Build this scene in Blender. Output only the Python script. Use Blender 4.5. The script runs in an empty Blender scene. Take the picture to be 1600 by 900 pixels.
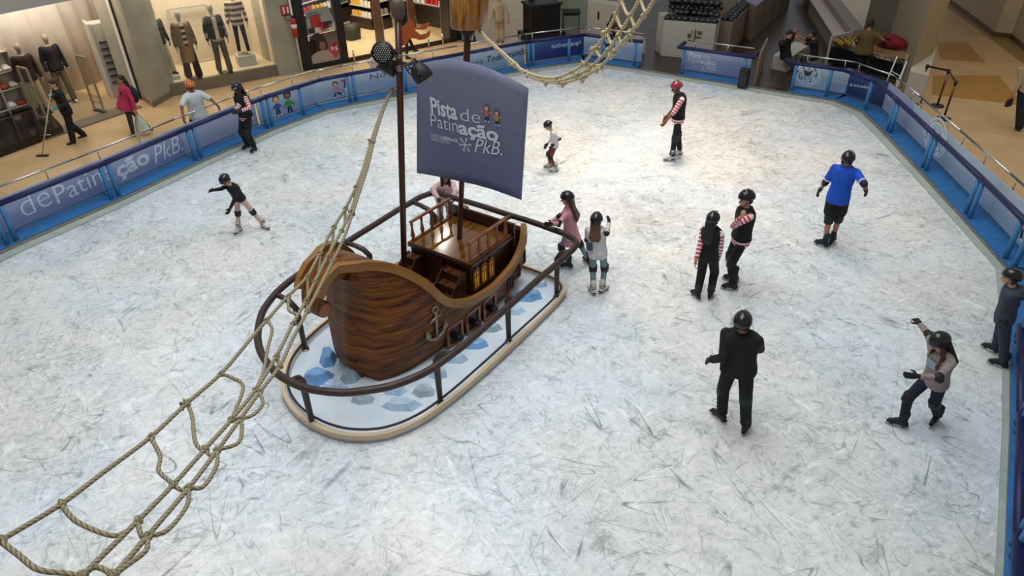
import bpy, bmesh, math, random
import numpy as np
from mathutils import Vector, Matrix
rnd = random.Random(7)
SC = bpy.context.scene
COL = SC.collection
# ------------------------------------------------------------ camera
F_PX, CAM_H = 1080.0, 6.5
_g = np.array([32.8, 1613.3, F_PX]); _g /= np.linalg.norm(_g)      # direction of gravity in camera axes
_up = -_g
_fw = np.array([0, 0, 1.0]) - _up*_up[2]; _fw /= np.linalg.norm(_fw)
R3 = np.array([np.cross(_fw, _up), _fw, _up])
CAMP = np.array([0, 0, CAM_H])
cd = bpy.data.cameras.new('camera'); cam = bpy.data.objects.new('camera', cd); COL.objects.link(cam)
M = Matrix.Identity(4)
for i in range(3):
    M[i][0] = R3[i][0]; M[i][1] = -R3[i][1]; M[i][2] = -R3[i][2]; M[i][3] = CAMP[i]
cam.matrix_world = M
cd.sensor_width = 36; cd.lens = F_PX/1600*36; cd.clip_end = 200; cd.clip_start = .1
SC.camera = cam
# ------------------------------------------------------------ world, lamps, exposure
SC.view_settings.view_transform = 'Standard'; SC.view_settings.look = 'None'
SC.view_settings.gamma = 1; SC.view_settings.use_curve_mapping = False
SC.view_settings.exposure = 0.0
wd = bpy.data.worlds.new('atrium_light'); SC.world = wd; wd.use_nodes = True
wd.node_tree.nodes['Background'].inputs[0].default_value = (.92, .96, 1.0, 1)
wd.node_tree.nodes['Background'].inputs[1].default_value = .30
def area(name, loc, size, power, col, aim=None, sy=None, spread=None):
    l = bpy.data.lights.new(name, 'AREA'); l.energy = power; l.color = col
    l.shape = 'RECTANGLE'; l.size = size; l.size_y = sy or size
    if spread: l.spread = spread
    o = bpy.data.objects.new(name, l); COL.objects.link(o); o.location = loc
    d = Vector(aim) - Vector(loc) if aim else Vector((0, 0, -1))
    o.rotation_euler = d.to_track_quat('-Z', 'Y').to_euler()
    return o
area('overhead_fill', (-1, 10, 15), 9, 1500, (.93, .98, 1.0), sy=12)  # broad soft fill lamp added above the rink, out of view
area('atrium_downlight_warm', (3.0, 17, 13), 2.2, 160, (1, .78, .60), aim=(3.0, 15.0, 0), spread=1.0)
area('atrium_downlight_cool', (-2.5, 4, 13), 3.5, 90, (1, .92, .88), aim=(-2.0, 5.5, 0), spread=1.3)
area('gallery_downlights_left', (-11, 17, 6.2), 1.2, 120, (1, .93, .82), sy=10)
area('gallery_downlights_right', (13.5, 17, 6.5), 2.5, 170, (1, .83, .60), sy=12)
# ------------------------------------------------------------ helpers
def lin(h):
    if isinstance(h, str):
        h = h.lstrip('#'); h = [int(h[i:i+2], 16)/255 for i in (0, 2, 4)]
    return tuple((c/12.92 if c <= .04045 else ((c+.055)/1.055)**2.4) for c in h)
_M = {}
def mat(name, col, rough=.6, metal=0, var=.12, scale=12, bump=0, bscale=60, coat=0, emit=0, spec=.5):
    if name in _M: return _M[name]
    m = bpy.data.materials.new(name); m.use_nodes = True; _M[name] = m
    nt = m.node_tree; N = nt.nodes; L = nt.links; b = N['Principled BSDF']
    c = lin(col)
    b.inputs['Roughness'].default_value = rough; b.inputs['Metallic'].default_value = metal
    b.inputs['Coat Weight'].default_value = coat; b.inputs['Specular IOR Level'].default_value = spec
    tc = N.new('ShaderNodeTexCoord')
    n = N.new('ShaderNodeTexNoise'); n.inputs['Scale'].default_value = scale; n.inputs['Detail'].default_value = 4
    L.new(tc.outputs['Object'], n.inputs['Vector'])
    r = N.new('ShaderNodeValToRGB'); L.new(n.outputs['Fac'], r.inputs[0])
    r.color_ramp.elements[0].position = .3; r.color_ramp.elements[1].position = .7
    r.color_ramp.elements[0].color = (*[x*(1-var) for x in c], 1)
    r.color_ramp.elements[1].color = (*[min(1, x*(1+var)) for x in c], 1)
    L.new(r.outputs[0], b.inputs['Base Color'])
    if emit:
        L.new(r.outputs[0], b.inputs['Emission Color']); b.inputs['Emission Strength'].default_value = emit
    if bump:
        n2 = N.new('ShaderNodeTexNoise'); n2.inputs['Scale'].default_value = bscale; L.new(tc.outputs['Object'], n2.inputs['Vector'])
        bp = N.new('ShaderNodeBump'); bp.inputs['Strength'].default_value = bump; bp.inputs['Distance'].default_value = .01
        L.new(n2.outputs['Fac'], bp.inputs['Height']); L.new(bp.outputs[0], b.inputs['Normal'])
    return m
def wood(name, c1, c2, rough=.35, axis='X', scale=3.0, coat=.3, planks=0, spec=.35):
    if name in _M: return _M[name]
    m = bpy.data.materials.new(name); m.use_nodes = True; _M[name] = m
    nt = m.node_tree; N = nt.nodes; L = nt.links; b = N['Principled BSDF']
    b.inputs['Roughness'].default_value = rough; b.inputs['Coat Weight'].default_value = coat; b.inputs['Specular IOR Level'].default_value = spec
    uv = N.new('ShaderNodeUVMap'); mp = N.new('ShaderNodeMapping')
    mp.inputs['Scale'].default_value = (scale*.35, scale*3.2, 1) if axis == 'X' else (scale*3.2, scale*.35, 1)
    L.new(uv.outputs[0], mp.inputs[0])
    n = N.new('ShaderNodeTexNoise'); n.inputs['Scale'].default_value = 1.6; n.inputs['Detail'].default_value = 7
    n.inputs['Distortion'].default_value = .9; n.inputs['Roughness'].default_value = .62
    L.new(mp.outputs[0], n.inputs['Vector'])
    r = N.new('ShaderNodeValToRGB'); L.new(n.outputs['Fac'], r.inputs[0])
    r.color_ramp.elements[0].position = .36; r.color_ramp.elements[1].position = .66
    r.color_ramp.elements[0].color = (*lin(c1), 1); r.color_ramp.elements[1].color = (*lin(c2), 1)
    out = r.outputs[0]
    if planks:
        sp = N.new('ShaderNodeSeparateXYZ'); L.new(uv.outputs[0], sp.inputs[0])
        k = N.new('ShaderNodeMath'); k.operation = 'MULTIPLY'; k.inputs[1].default_value = planks
        L.new(sp.outputs['Y' if axis == 'X' else 'X'], k.inputs[0])
        fr = N.new('ShaderNodeMath'); fr.operation = 'FRACT'; L.new(k.outputs[0], fr.inputs[0])
        gt = N.new('ShaderNodeMath'); gt.operation = 'LESS_THAN'; gt.inputs[1].default_value = .07; L.new(fr.outputs[0], gt.inputs[0])
        mx = N.new('ShaderNodeMixRGB'); mx.blend_type = 'MULTIPLY'; mx.inputs[2].default_value = (.35, .3, .28, 1)
        L.new(gt.outputs[0], mx.inputs[0]); L.new(out, mx.inputs[1]); out = mx.outputs[0]
    L.new(out, b.inputs['Base Color'])
    return m
def tag(o, label=None, cat=None, group=None, kind=None):
    if label: o['label'] = label
    if cat: o['category'] = cat
    if group: o['group'] = group
    if kind: o['kind'] = kind
    return o
def thing(name, label, cat, loc=(0, 0, 0), group=None):
    o = bpy.data.objects.new(name, None); COL.objects.link(o); o.location = Vector([float(x) for x in loc]); o.empty_display_size = .1
    return tag(o, label, cat, group)
def adopt(o, parent):
    if parent is not None:
        o.parent = parent
        o.matrix_parent_inverse = world_of(parent).inverted()
def world_of(o):
    m = Matrix.LocRotScale(o.location, o.rotation_euler, o.scale)
    if o.parent: m = world_of(o.parent) @ o.matrix_parent_inverse @ m
    return m
V = lambda *a: np.array(a, float)
def nrm(v): v = np.asarray(v, float); return v/(np.linalg.norm(v)+1e-12)
UP = V(0, 0, 1)
def frame(d, ref=None):
    d = nrm(d); ref = UP if ref is None else nrm(ref)
    if abs(d@ref) > .97: ref = V(1, 0, 0) if abs(d[0]) < .9 else V(0, 1, 0)
    a = nrm(np.cross(d, ref)); b = np.cross(a, d)
    return a, b
class MB:
    """collects shapes; build() links them as one mesh object"""
    def __init__(s): s.v = []; s.f = []; s.m = []; s.uv = []; s.sm = []; s.cur = 0; s.smooth = False
    def add(s, verts, faces, uvs=None, sm=None):
        o = len(s.v); s.v += [tuple(float(c) for c in v) for v in verts]
        for i, f in enumerate(faces):
            s.f.append([o+k for k in f]); s.m.append(s.cur); s.sm.append(s.smooth if sm is None else sm)
            s.uv.append(uvs[i] if uvs else None)
        return s
    def box(s, c, size, rz=0, M3=None, taper=1.0):
        c = np.array(c, float); h = np.array(size, float)/2
        if M3 is None:
            cz, sz = math.cos(rz), math.sin(rz); M3 = np.array([[cz, -sz, 0], [sz, cz, 0], [0, 0, 1]])
        vs = []
        for z in (-1, 1):
            k = taper if z > 0 else 1
            for x, y in ((-1, -1), (1, -1), (1, 1), (-1, 1)): vs.append(c + M3@(h*np.array([x*k, y*k, z])))
        fs = [(3, 2, 1, 0), (4, 5, 6, 7), (0, 1, 5, 4), (1, 2, 6, 5), (2, 3, 7, 6), (3, 0, 4, 7)]
        sx, sy, sz_ = size
        uv = []
        for (a, b) in ((sx, sy), (sx, sy), (sx, sz_), (sy, sz_), (sx, sz_), (sy, sz_)): uv.append([(0, 0), (a, 0), (a, b), (0, b)])
        return s.add(vs, fs, uv, False)
    def bar(s, a, b, w, h, up=None):
        a = np.array(a, float); b = np.array(b, float); d = nrm(b-a); x, y = frame(d, up)
        return s.box((a+b)/2, (np.linalg.norm(b-a), w, h), M3=np.array([d, x, y]).T)
    def tube(s, pts, r, n=10, closed=False, cap=True, flat=None, ref=None):
        pts = [np.array(p, float) for p in pts]; m = len(pts)
        rs = r if hasattr(r, '__len__') else [r]*m
        vs = []; fs = []; a = None; uvs = []; acc = [0]
        for i in range(1, m+1): acc.append(acc[-1]+np.linalg.norm(pts[i % m]-pts[i-1]))
        for i in range(m):
            if closed: d = pts[(i+1) % m]-pts[i-1]
            else: d = pts[min(i+1, m-1)]-pts[max(i-1, 0)]
            d = nrm(d)
            if a is None: a, b = frame(d, ref)
            else:
                a = nrm(a-d*(a@d)); b = np.cross(a, d)
            fl = 1 if flat is None else flat
            for k in range(n):
                t = 2*math.pi*k/n; vs.append(pts[i]+rs[i]*(a*math.cos(t)+b*math.sin(t)*fl))
        for i in range(m if closed else m-1):
            j = (i+1) % m
            for k in range(n):
                fs.append((i*n+k, i*n+(k+1) % n, j*n+(k+1) % n, j*n+k))
                u0, u1 = acc[i], acc[i+1]; v0, v1 = k/n, (k+1)/n
                uvs.append([(u0, v0), (u0, v1), (u1, v1), (u1, v0)])
        if cap and not closed:
            fs.append(tuple(reversed(range(n)))); fs.append(tuple((m-1)*n+k for k in range(n))); uvs += [None, None]
        return s.add(vs, fs, uvs, True)
    def capsule(s, p0, p1, r0, r1, n=12, k=4):
        p0 = np.array(p0, float); p1 = np.array(p1, float); L = np.linalg.norm(p1-p0)
        d = nrm(p1-p0) if L > 1e-6 else UP
        pts = []; rr = []
        for i in range(k+1):
            t = math.pi/2*i/k; pts.append(p0-d*r0*math.cos(t)); rr.append(max(r0*math.sin(t), r0*.05))
        for i in range(k+1):
            t = math.pi/2*i/k; pts.append(p1+d*r1*math.sin(t)); rr.append(max(r1*math.cos(t), r1*.05))
        return s.tube(pts, rr, n)
    def ell(s, c, rad, M3=None, n=14, k=9, cut=None):
        c = np.array(c, float); M3 = np.eye(3) if M3 is None else M3; rad = np.array(rad, float)
        vs = []; fs = []; lo = math.pi if cut is None else cut
        for i in range(k+1):
            t = lo*i/k
            if i == 0: t = .02
            if cut is None and i == k: t = math.pi-.02
            for j in range(n):
                p = 2*math.pi*j/n; vs.append(c+M3@(rad*np.array([math.sin(t)*math.cos(p), math.sin(t)*math.sin(p), math.cos(t)])))
        for i in range(k):
            for j in range(n): fs.append((i*n+j, (i+1)*n+j, (i+1)*n+(j+1) % n, i*n+(j+1) % n))
        fs.append(tuple(range(n))); fs.append(tuple(reversed([k*n+j for j in range(n)])))
        return s.add(vs, fs, None, True)
    def loft(s, rings, cap=True, closed=True, uvs=True):
        n = len(rings[0]); vs = [p for r in rings for p in r]; fs = []; uv = []
        acc = [0]
        for i in range(1, len(rings)): acc.append(acc[-1]+np.linalg.norm(np.array(rings[i][0])-np.array(rings[i-1][0])))
        ac2 = [0]
        for k in range(1, n+1): ac2.append(ac2[-1]+np.linalg.norm(np.array(rings[0][k % n])-np.array(rings[0][k-1])))
        for i in range(len(rings)-1):
            for k in range(n if closed else n-1):
                fs.append((i*n+k, i*n+(k+1) % n, (i+1)*n+(k+1) % n, (i+1)*n+k))
                uv.append([(acc[i], ac2[k]), (acc[i], ac2[k+1]), (acc[i+1], ac2[k+1]), (acc[i+1], ac2[k])])
        if cap and closed:
            fs.append(tuple(reversed(range(n)))); fs.append(tuple((len(rings)-1)*n+k for k in range(n))); uv += [None, None]
        return s.add(vs, fs, uv)
    def prism(s, poly, off):
        poly = [np.array(p, float) for p in poly]; off = np.array(off, float); n = len(poly)
        vs = poly+[p+off for p in poly]
        fs = [tuple(reversed(range(n))), tuple(range(n, 2*n))]+[(k, (k+1) % n, n+(k+1) % n, n+k) for k in range(n)]
        d = poly[1]-poly[0]; e1 = nrm(d); nn = nrm(off); e2 = np.cross(nn, e1)
        pu = [((p-poly[0])@e1, (p-poly[0])@e2) for p in poly]
        uv = [list(reversed(pu)), pu]+[[(0, 0), (np.linalg.norm(poly[(k+1) % n]-poly[k]), 0), (np.linalg.norm(poly[(k+1) % n]-poly[k]), np.linalg.norm(off)), (0, np.linalg.norm(off))] for k in range(n)]
        return s.add(vs, fs, uv, False)
    def quad(s, a, b, c, d, uv=((0, 0), (1, 0), (1, 1), (0, 1))): return s.add([a, b, c, d], [(0, 1, 2, 3)], [list(uv)], False)
    def mesh(s, name, mats=()):
        me = bpy.data.meshes.new(name); me.from_pydata(s.v, [], s.f)
        for m in mats: me.materials.append(m)
        me.polygons.foreach_set('material_index', s.m); me.polygons.foreach_set('use_smooth', s.sm)
        ul = me.uv_layers.new(name='UVMap'); flat = []
        for f, u in zip(s.f, s.uv):
            if u is None: u = [(s.v[k][0], s.v[k][1]) for k in f]
            for q in u: flat += [q[0], q[1]]
        ul.data.foreach_set('uv', flat)
        bm = bmesh.new(); bm.from_mesh(me); bmesh.ops.recalc_face_normals(bm, faces=bm.faces); bm.to_mesh(me); bm.free()
        me.update(); return me
    def build(s, name, mats, parent=None, smooth=None, bevel=0):
        if not isinstance(mats, (list, tuple)): mats = [mats]
        o = bpy.data.objects.new(name, s.mesh(name, mats)); COL.objects.link(o); adopt(o, parent)
        if bevel:
            b = o.modifiers.new('bevel', 'BEVEL'); b.width = bevel; b.segments = 2; b.limit_method = 'ANGLE'
        return o
def remeshed(mb, name, m, parent, vox=.01, smooth=4, attr=None, factor=.5):
    """one continuous surface out of the overlapping shapes in mb"""
    tmp = bpy.data.objects.new('tmp', mb.mesh('tmp')); COL.objects.link(tmp)
    r = tmp.modifiers.new('r', 'REMESH'); r.mode = 'VOXEL'; r.voxel_size = vox; r.use_smooth_shade = True
    if smooth:
        q = tmp.modifiers.new('s', 'SMOOTH'); q.iterations = smooth; q.factor = factor
    dg = bpy.context.evaluated_depsgraph_get(); dg.update()
    me = bpy.data.meshes.new_from_object(tmp.evaluated_get(dg)); me.name = name
    bpy.data.objects.remove(tmp)
    me.materials.clear(); me.materials.append(m)
    me.polygons.foreach_set('use_smooth', [True]*len(me.polygons))
    if attr is not None:
        co = np.empty(len(me.vertices)*3); me.vertices.foreach_get('co', co); co = co.reshape(-1, 3)
        a = me.attributes.new('along', 'FLOAT', 'POINT'); a.data.foreach_set('value', attr(co).astype(np.float32))
    o = bpy.data.objects.new(name, me); COL.objects.link(o); adopt(o, parent)
    return o
def copy_tree(o, parent=None):
    c = o.copy(); COL.objects.link(c)
    if parent is not None: c.parent = parent
    for ch in list(o.children): copy_tree(ch, c)
    return c
# points of the place from where they are seen
def ray(x, y): return R3@np.array([x-800, y-450, F_PX], float)
def G(x, y, z=0.0):
    d = ray(x, y); return d*((z-CAM_H)/d[2])+CAMP
def on_plane(x, y, P0, n):
    d = ray(x, y); n = np.array(n, float); return CAMP+d*(((np.array(P0)-CAMP)@n)/(d@n))
def at_dist(x, y, dist): return CAMP+nrm(ray(x, y))*dist
# lettering
_T = {}
def text_geo(txt, weight=0.0, shear=0.0):
    k = (txt, weight, shear)
    if k in _T: return _T[k]
    c = bpy.data.curves.new('t', 'FONT'); c.body = txt; c.size = 1; c.offset = weight; c.shear = shear; c.resolution_u = 4
    o = bpy.data.objects.new('t', c); COL.objects.link(o)
    dg = bpy.context.evaluated_depsgraph_get(); dg.update()
    me = bpy.data.meshes.new_from_object(o.evaluated_get(dg))
    vs = np.array([v.co[:] for v in me.vertices]); fs = [tuple(p.vertices) for p in me.polygons]
    bpy.data.objects.remove(o); bpy.data.meshes.remove(me)
    _T[k] = (vs, fs); return _T[k]
def letter(mb, txt, A, B, up, cap, n, weight=0.0, shear=0.0, lift=.004):
    """baseline from A to B, cap height in metres along up, lifted off along n"""
    vs, fs = text_geo(txt, weight, shear)
    A = np.array(A, float); B = np.array(B, float); x0, x1 = vs[:, 0].min(), vs[:, 0].max()
    ex = (B-A)/(x1-x0); ey = np.array(up, float)*cap/.69; n = nrm(n)
    out = [A+ex*(v[0]-x0)+ey*v[1]+n*lift for v in vs]
    mb.add(out, fs, None, False)
    # thickness edge so that the letters are raised vinyl
    return mb

# a lamp cluster high over the rink: the bright spots mirrored in the varnished roof deck of the ship
for _px, _py in ((697, 366), (690, 379)):
    _p = G(_px, _py, 1.08); _d = _p-CAMP; _d[2] = -_d[2]; _q = _p+_d/_d[2]*11.5
    area('atrium_lamp_cluster', tuple(_q), .26, 26, (1, .93, .8), aim=tuple(_p))
# ------------------------------------------------------------ materials with a pattern of their own
def ice_material():
    m = bpy.data.materials.new('scratched_ice'); m.use_nodes = True; nt = m.node_tree; N = nt.nodes; L = nt.links; b = N['Principled BSDF']
    tc = N.new('ShaderNodeTexCoord')
    def math_(op, a, bv=None, clamp=False):
        n = N.new('ShaderNodeMath'); n.operation = op; n.use_clamp = clamp
        for i, q in enumerate((a, bv)):
            if q is None: continue
            if isinstance(q, (int, float)): n.inputs[i].default_value = q
            else: L.new(q, n.inputs[i])
        return n.outputs[0]
    def noise(scale, detail=3, dist=0.0, rot=0.0, sx=1.0, sy=1.0, off=0.0, rough=.5):
        mp = N.new('ShaderNodeMapping'); mp.vector_type = 'TEXTURE'; mp.inputs['Rotation'].default_value = (0, 0, rot); mp.inputs['Scale'].default_value = (1/sx, 1/sy, 1)
        mp.inputs['Location'].default_value = (off, off*.7, 0); L.new(tc.outputs['Object'], mp.inputs[0])
        n = N.new('ShaderNodeTexNoise'); n.inputs['Scale'].default_value = scale; n.inputs['Detail'].default_value = detail
        n.inputs['Distortion'].default_value = dist; n.inputs['Roughness'].default_value = rough
        L.new(mp.outputs[0], n.inputs[0]); return n.outputs['Fac']
    def line(scale, w, detail=1.0, rot=0., sx=1., sy=1., off=0., mask=None, dist=0.):
        f = noise(scale, detail, dist, rot, sx, sy, off)
        d = math_('ABSOLUTE', math_('SUBTRACT', f, .5)); q = math_('SUBTRACT', 1.0, math_('DIVIDE', d, w), True)
        if mask: q = math_('MULTIPLY', q, math_('MULTIPLY', math_('SUBTRACT', noise(mask, 2, off=off+9), .5), 8.0, True))
        return q
    dark = None
    for i, (sc, w, rot, off, mask, amp) in enumerate([
            (1.3, .0035, .3, 1.1, 1.3, .9), (1.5, .004, 1.25, 5.2, 1.1, .9), (1.8, .0045, .75, 71.1, 1.0, .8), (1.6, .004, 2.6, 81.1, .9, .9), (2.0, .005, 2.0, 91.1, 1.2, .8),
            (3.0, .009, 2.8, 14.1, 2.0, .7), (3.4, .010, 1.5, 44.1, 2.0, .7), (4.2, .013, .55, 21.1, 2.6, .6), (4.6, .014, 1.05, 61.1, 2.6, .6), (5.2, .016, 2.25, 25.1, 3.0, .55), (7.5, .024, .1, 31.1, 3.1, .5), (9.0, .03, 1.8, 37.1, 3.6, .5)]):
        q = math_('MULTIPLY', line(sc, w, 1.0, rot, 1, .13 if sc < 3 else .18, off, mask, .12), amp)
        dark = q if dark is None else math_('MAXIMUM', dark, q)
    light = math_('MAXIMUM', line(3.7, .014, 1, .6, 1, .2, 51, 2.2, .2), line(6.1, .02, 1, 2.0, 1, .2, 57, 2.9, .2))
    cl = noise(.55, 7, .3, off=3, rough=.66); fine = noise(17, 5, .8, off=8, rough=.7); mid = noise(3.6, 6, 1.6, off=13, rough=.72)
    v = math_('ADD', .66, math_('MULTIPLY', math_('SUBTRACT', cl, .5), .62))
    v = math_('ADD', v, math_('MULTIPLY', math_('SUBTRACT', fine, .5), .55))
    v = math_('ADD', v, math_('MULTIPLY', math_('SUBTRACT', mid, .5), .75))
    v = math_('SUBTRACT', v, math_('MULTIPLY', dark, .50)); v = math_('ADD', v, math_('MULTIPLY', light, .3), True)
    r = N.new('ShaderNodeValToRGB'); L.new(v, r.inputs[0]); e = r.color_ramp.elements
    e[0].position = .12; e[0].color = (*lin('#707674'), 1); e[1].position = .92; e[1].color = (*lin('#f2f6f8'), 1)
    q = e.new(.45); q.color = (*lin('#bcc2c2'), 1); q = e.new(.65); q.color = (*lin('#dce0e1'), 1)
    tn = N.new('ShaderNodeValToRGB'); L.new(noise(.35, 3, .5, off=33), tn.inputs[0]); t_ = tn.color_ramp.elements
    t_[0].position = .4; t_[0].color = (.90, .95, 1, 1); t_[1].position = .6; t_[1].color = (1, .97, .94, 1)
    mxt = N.new('ShaderNodeMixRGB'); mxt.blend_type = 'MULTIPLY'; mxt.inputs[0].default_value = 1; L.new(r.outputs[0], mxt.inputs[1]); L.new(tn.outputs[0], mxt.inputs[2])
    L.new(mxt.outputs[0], b.inputs['Base Color']); b.inputs['Roughness'].default_value = .42; b.inputs['Specular IOR Level'].default_value = .35
    bp = N.new('ShaderNodeBump'); bp.inputs['Strength'].default_value = .35; bp.inputs['Distance'].default_value = .01
    L.new(v, bp.inputs['Height']); L.new(bp.outputs[0], b.inputs['Normal'])
    return m
def print_mat(name, ca, cb, cc=None, ang=0.0, rough=.5, along=.25):
    """a printed banner: inks blended from the top edge (ca) to the bottom edge (cb)"""
    m = bpy.data.materials.new(name); m.use_nodes = True; N = m.node_tree.nodes; L = m.node_tree.links; b = N['Principled BSDF']
    uv = N.new('ShaderNodeUVMap'); sp = N.new('ShaderNodeSeparateXYZ'); L.new(uv.outputs[0], sp.inputs[0])
    n = N.new('ShaderNodeTexNoise'); n.inputs['Scale'].default_value = 2.5; n.inputs['Detail'].default_value = 3; L.new(uv.outputs[0], n.inputs['Vector'])
    a = N.new('ShaderNodeMath'); a.operation = 'MULTIPLY_ADD'; a.inputs[1].default_value = -.75; a.inputs[2].default_value = .72; L.new(sp.outputs['Y'], a.inputs[0])
    x = N.new('ShaderNodeMath'); x.operation = 'MULTIPLY_ADD'; x.inputs[1].default_value = along; L.new(sp.outputs['X'], x.inputs[0]); L.new(a.outputs[0], x.inputs[2])
    c = N.new('ShaderNodeMath'); c.operation = 'MULTIPLY_ADD'; c.inputs[1].default_value = .3; L.new(n.outputs['Fac'], c.inputs[0]); L.new(x.outputs[0], c.inputs[2])
    r = N.new('ShaderNodeValToRGB'); L.new(c.outputs[0], r.inputs[0]); e = r.color_ramp.elements
    e[0].position = .1; e[0].color = (*lin(ca), 1); e[1].position = 1.0; e[1].color = (*lin(cb), 1)
    if cc: q = e.new(.5); q.color = (*lin(cc), 1)
    L.new(r.outputs[0], b.inputs['Base Color']); b.inputs['Roughness'].default_value = rough
    return m
def tile_mat(name, c1, c2, size=1.2, rough=.25):
    m = bpy.data.materials.new(name); m.use_nodes = True; N = m.node_tree.nodes; L = m.node_tree.links; b = N['Principled BSDF']
    tc = N.new('ShaderNodeTexCoord'); mp = N.new('ShaderNodeMapping'); mp.inputs['Rotation'].default_value = (0, 0, .53)
    L.new(tc.outputs['Object'], mp.inputs[0])
    br = N.new('ShaderNodeTexBrick'); br.inputs['Scale'].default_value = 1/size; br.inputs['Mortar Size'].default_value = .006; br.inputs['Color1'].default_value = (*lin(c1), 1)
    br.inputs['Color2'].default_value = (*lin(c2), 1); br.inputs['Mortar'].default_value = (*[x*.88 for x in lin(c1)], 1); br.inputs['Row Height'].default_value = .5; br.inputs['Bias'].default_value = -.2
    L.new(mp.outputs[0], br.inputs[0])
    n = N.new('ShaderNodeTexNoise'); n.inputs['Scale'].default_value = 1.3; n.inputs['Detail'].default_value = 5; L.new(tc.outputs['Object'], n.inputs['Vector'])
    mx = N.new('ShaderNodeMixRGB'); mx.blend_type = 'MULTIPLY'; mx.inputs[0].default_value = .5
    r = N.new('ShaderNodeValToRGB'); r.color_ramp.elements[0].color = (.78, .76, .73, 1); r.color_ramp.elements[0].position = .3; r.color_ramp.elements[1].color = (1, 1, 1, 1); r.color_ramp.elements[1].position = .7
    L.new(n.outputs['Fac'], r.inputs[0]); L.new(br.outputs[0], mx.inputs[1]); L.new(r.outputs[0], mx.inputs[2])
    L.new(mx.outputs[0], b.inputs['Base Color']); b.inputs['Roughness'].default_value = rough; return m
def glass_mat():
    m = bpy.data.materials.new('shop_glass'); m.use_nodes = True; N = m.node_tree.nodes; L = m.node_tree.links
    N.remove(N['Principled BSDF']); t = N.new('ShaderNodeBsdfTransparent'); t.inputs[0].default_value = (.93, .96, .95, 1)
    g = N.new('ShaderNodeBsdfGlossy'); g.inputs['Roughness'].default_value = .03
    lw = N.new('ShaderNodeLayerWeight'); lw.inputs[0].default_value = .5; pw = N.new('ShaderNodeMath'); pw.operation = 'POWER'; pw.inputs[1].default_value = 4; L.new(lw.outputs['Facing'], pw.inputs[0])
    fr = N.new('ShaderNodeMath'); fr.operation = 'MULTIPLY_ADD'; fr.inputs[1].default_value = .5; fr.inputs[2].default_value = .035; L.new(pw.outputs[0], fr.inputs[0]); mx = N.new('ShaderNodeMixShader')
    L.new(fr.outputs[0], mx.inputs[0]); L.new(t.outputs[0], mx.inputs[1]); L.new(g.outputs[0], mx.inputs[2]); L.new(mx.outputs[0], N['Material Output'].inputs[0])
    return m
ICE = ice_material(); GLASS = glass_mat()
BLUE = mat('blue_padding_vinyl', '#3b79ad', .5, var=.1, scale=4, bump=.15, bscale=25)
BLUEF = mat('blue_carpet', '#2b70ac', .8, var=.14, scale=5, bump=.2, bscale=120)
NAVY = mat('navy_padding_vinyl', '#0f184c', .5, var=.15, scale=6, bump=.2, bscale=20)
STEEL = mat('brushed_steel', '#c6c4be', .25, 1, .06)
RUBBER = mat('grey_green_rubber_edge', '#a9b3ab', .8, var=.1, scale=6, bump=.2)
KERB = mat('dirty_kerb_strip', '#77746a', .8, var=.2, scale=9)
WHITE = mat('white_paint', '#dcd8cf', .5, var=.05)
WHITEL = mat('white_vinyl_lettering', '#cfd6e2', .5, var=.03)
BLACK = mat('black_paint', '#0c0c0e', .45, var=.2)
DGREY = mat('dark_grey_plastic', '#1c1d20', .5, var=.2)
CONC = mat('polished_concrete', '#97927f', .45, var=.13, scale=1.6, bump=.05)
STONE = mat('grey_brown_stone', '#6c6352', .4, var=.15, scale=2)
MELA = mat('off_white_melamine', '#b5ae9f', .5, var=.04, scale=2)
BEIGEW = mat('beige_plaster', '#b5a58b', .7, var=.06, scale=1.5)
CREAMW = mat('cream_display_wall', '#d2bfa4', .7, var=.06, scale=1.2)
FABW = mat('draped_white_fabric', '#c0b6a8', .9, var=.10, scale=1.3, bump=.8, bscale=2.2)
# ------------------------------------------------------------ floors
def poly_floor(name, pts, z, m, kind='structure', th=.02):
    mb = MB(); mb.prism([V(p[0], p[1], z-th) for p in pts], (0, 0, th)); o = mb.build(name, m); tag(o, kind=kind); return o
g2 = lambda x, y, z=0: tuple(G(x, y, z)[:2])
poly_floor('floor', [(-40, -6), (40, -6), (40, 70), (-40, 70)], -.04, tile_mat('beige_marble_tiles', '#c9ab80', '#be9d70', 1.6))
# posts line of the rink, counter-clockwise from the near left
FL = [(-11.6, 7.4), (-10.5, 9.45), (-9.46, 11.5), (-8.35, 13.35), (-7.32, 15.35), (-6.2, 17.35), (-5.1, 18.75), (-4.38, 19.24), (-3.03, 20.0), (-1.25, 21.1), (.76, 22.32), (2.5, 23.0),
      (4.08, 22.06), (5.25, 21.24), (6.94, 20.13), (7.98, 19.42), (9.07, 18.69), (9.46, 17.69), (9.33, 16.2), (9.07, 13.97), (8.81, 11.8), (8.55, 9.95), (7.4, 7.97), (6.3, 6.2), (5.18, 4.45), (3.9, 2.5), (2.6, .5)]
def offset(pts, d):
    out = []
    P = [V(p[0], p[1]) for p in pts]
    for i in range(len(P)):
        a = nrm(P[i]-P[i-1]) if i else nrm(P[1]-P[0]); b = nrm(P[i+1]-P[i]) if i < len(P)-1 else a
        na = V(-a[1], a[0]); nb = V(-b[1], b[0]); n = nrm(na+nb); k = (d[i] if hasattr(d, '__len__') else d)/max(n@na, .4); out.append(P[i]+n*k)      # + is outwards (left of the walk)
    return out
EDGE = [.34]*6+[.30]+[.34]*10+[.32, .28, .24, .22, .18, .12, .09, .08, .08, .08]
ICE_IN = offset(FL, [-e for e in EDGE])
mb = MB(); mb.prism([V(p[0], p[1], -.03) for p in ICE_IN], (0, 0, .03)); ice = mb.build('ice_rink', ICE); tag(ice, kind='structure')
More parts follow.
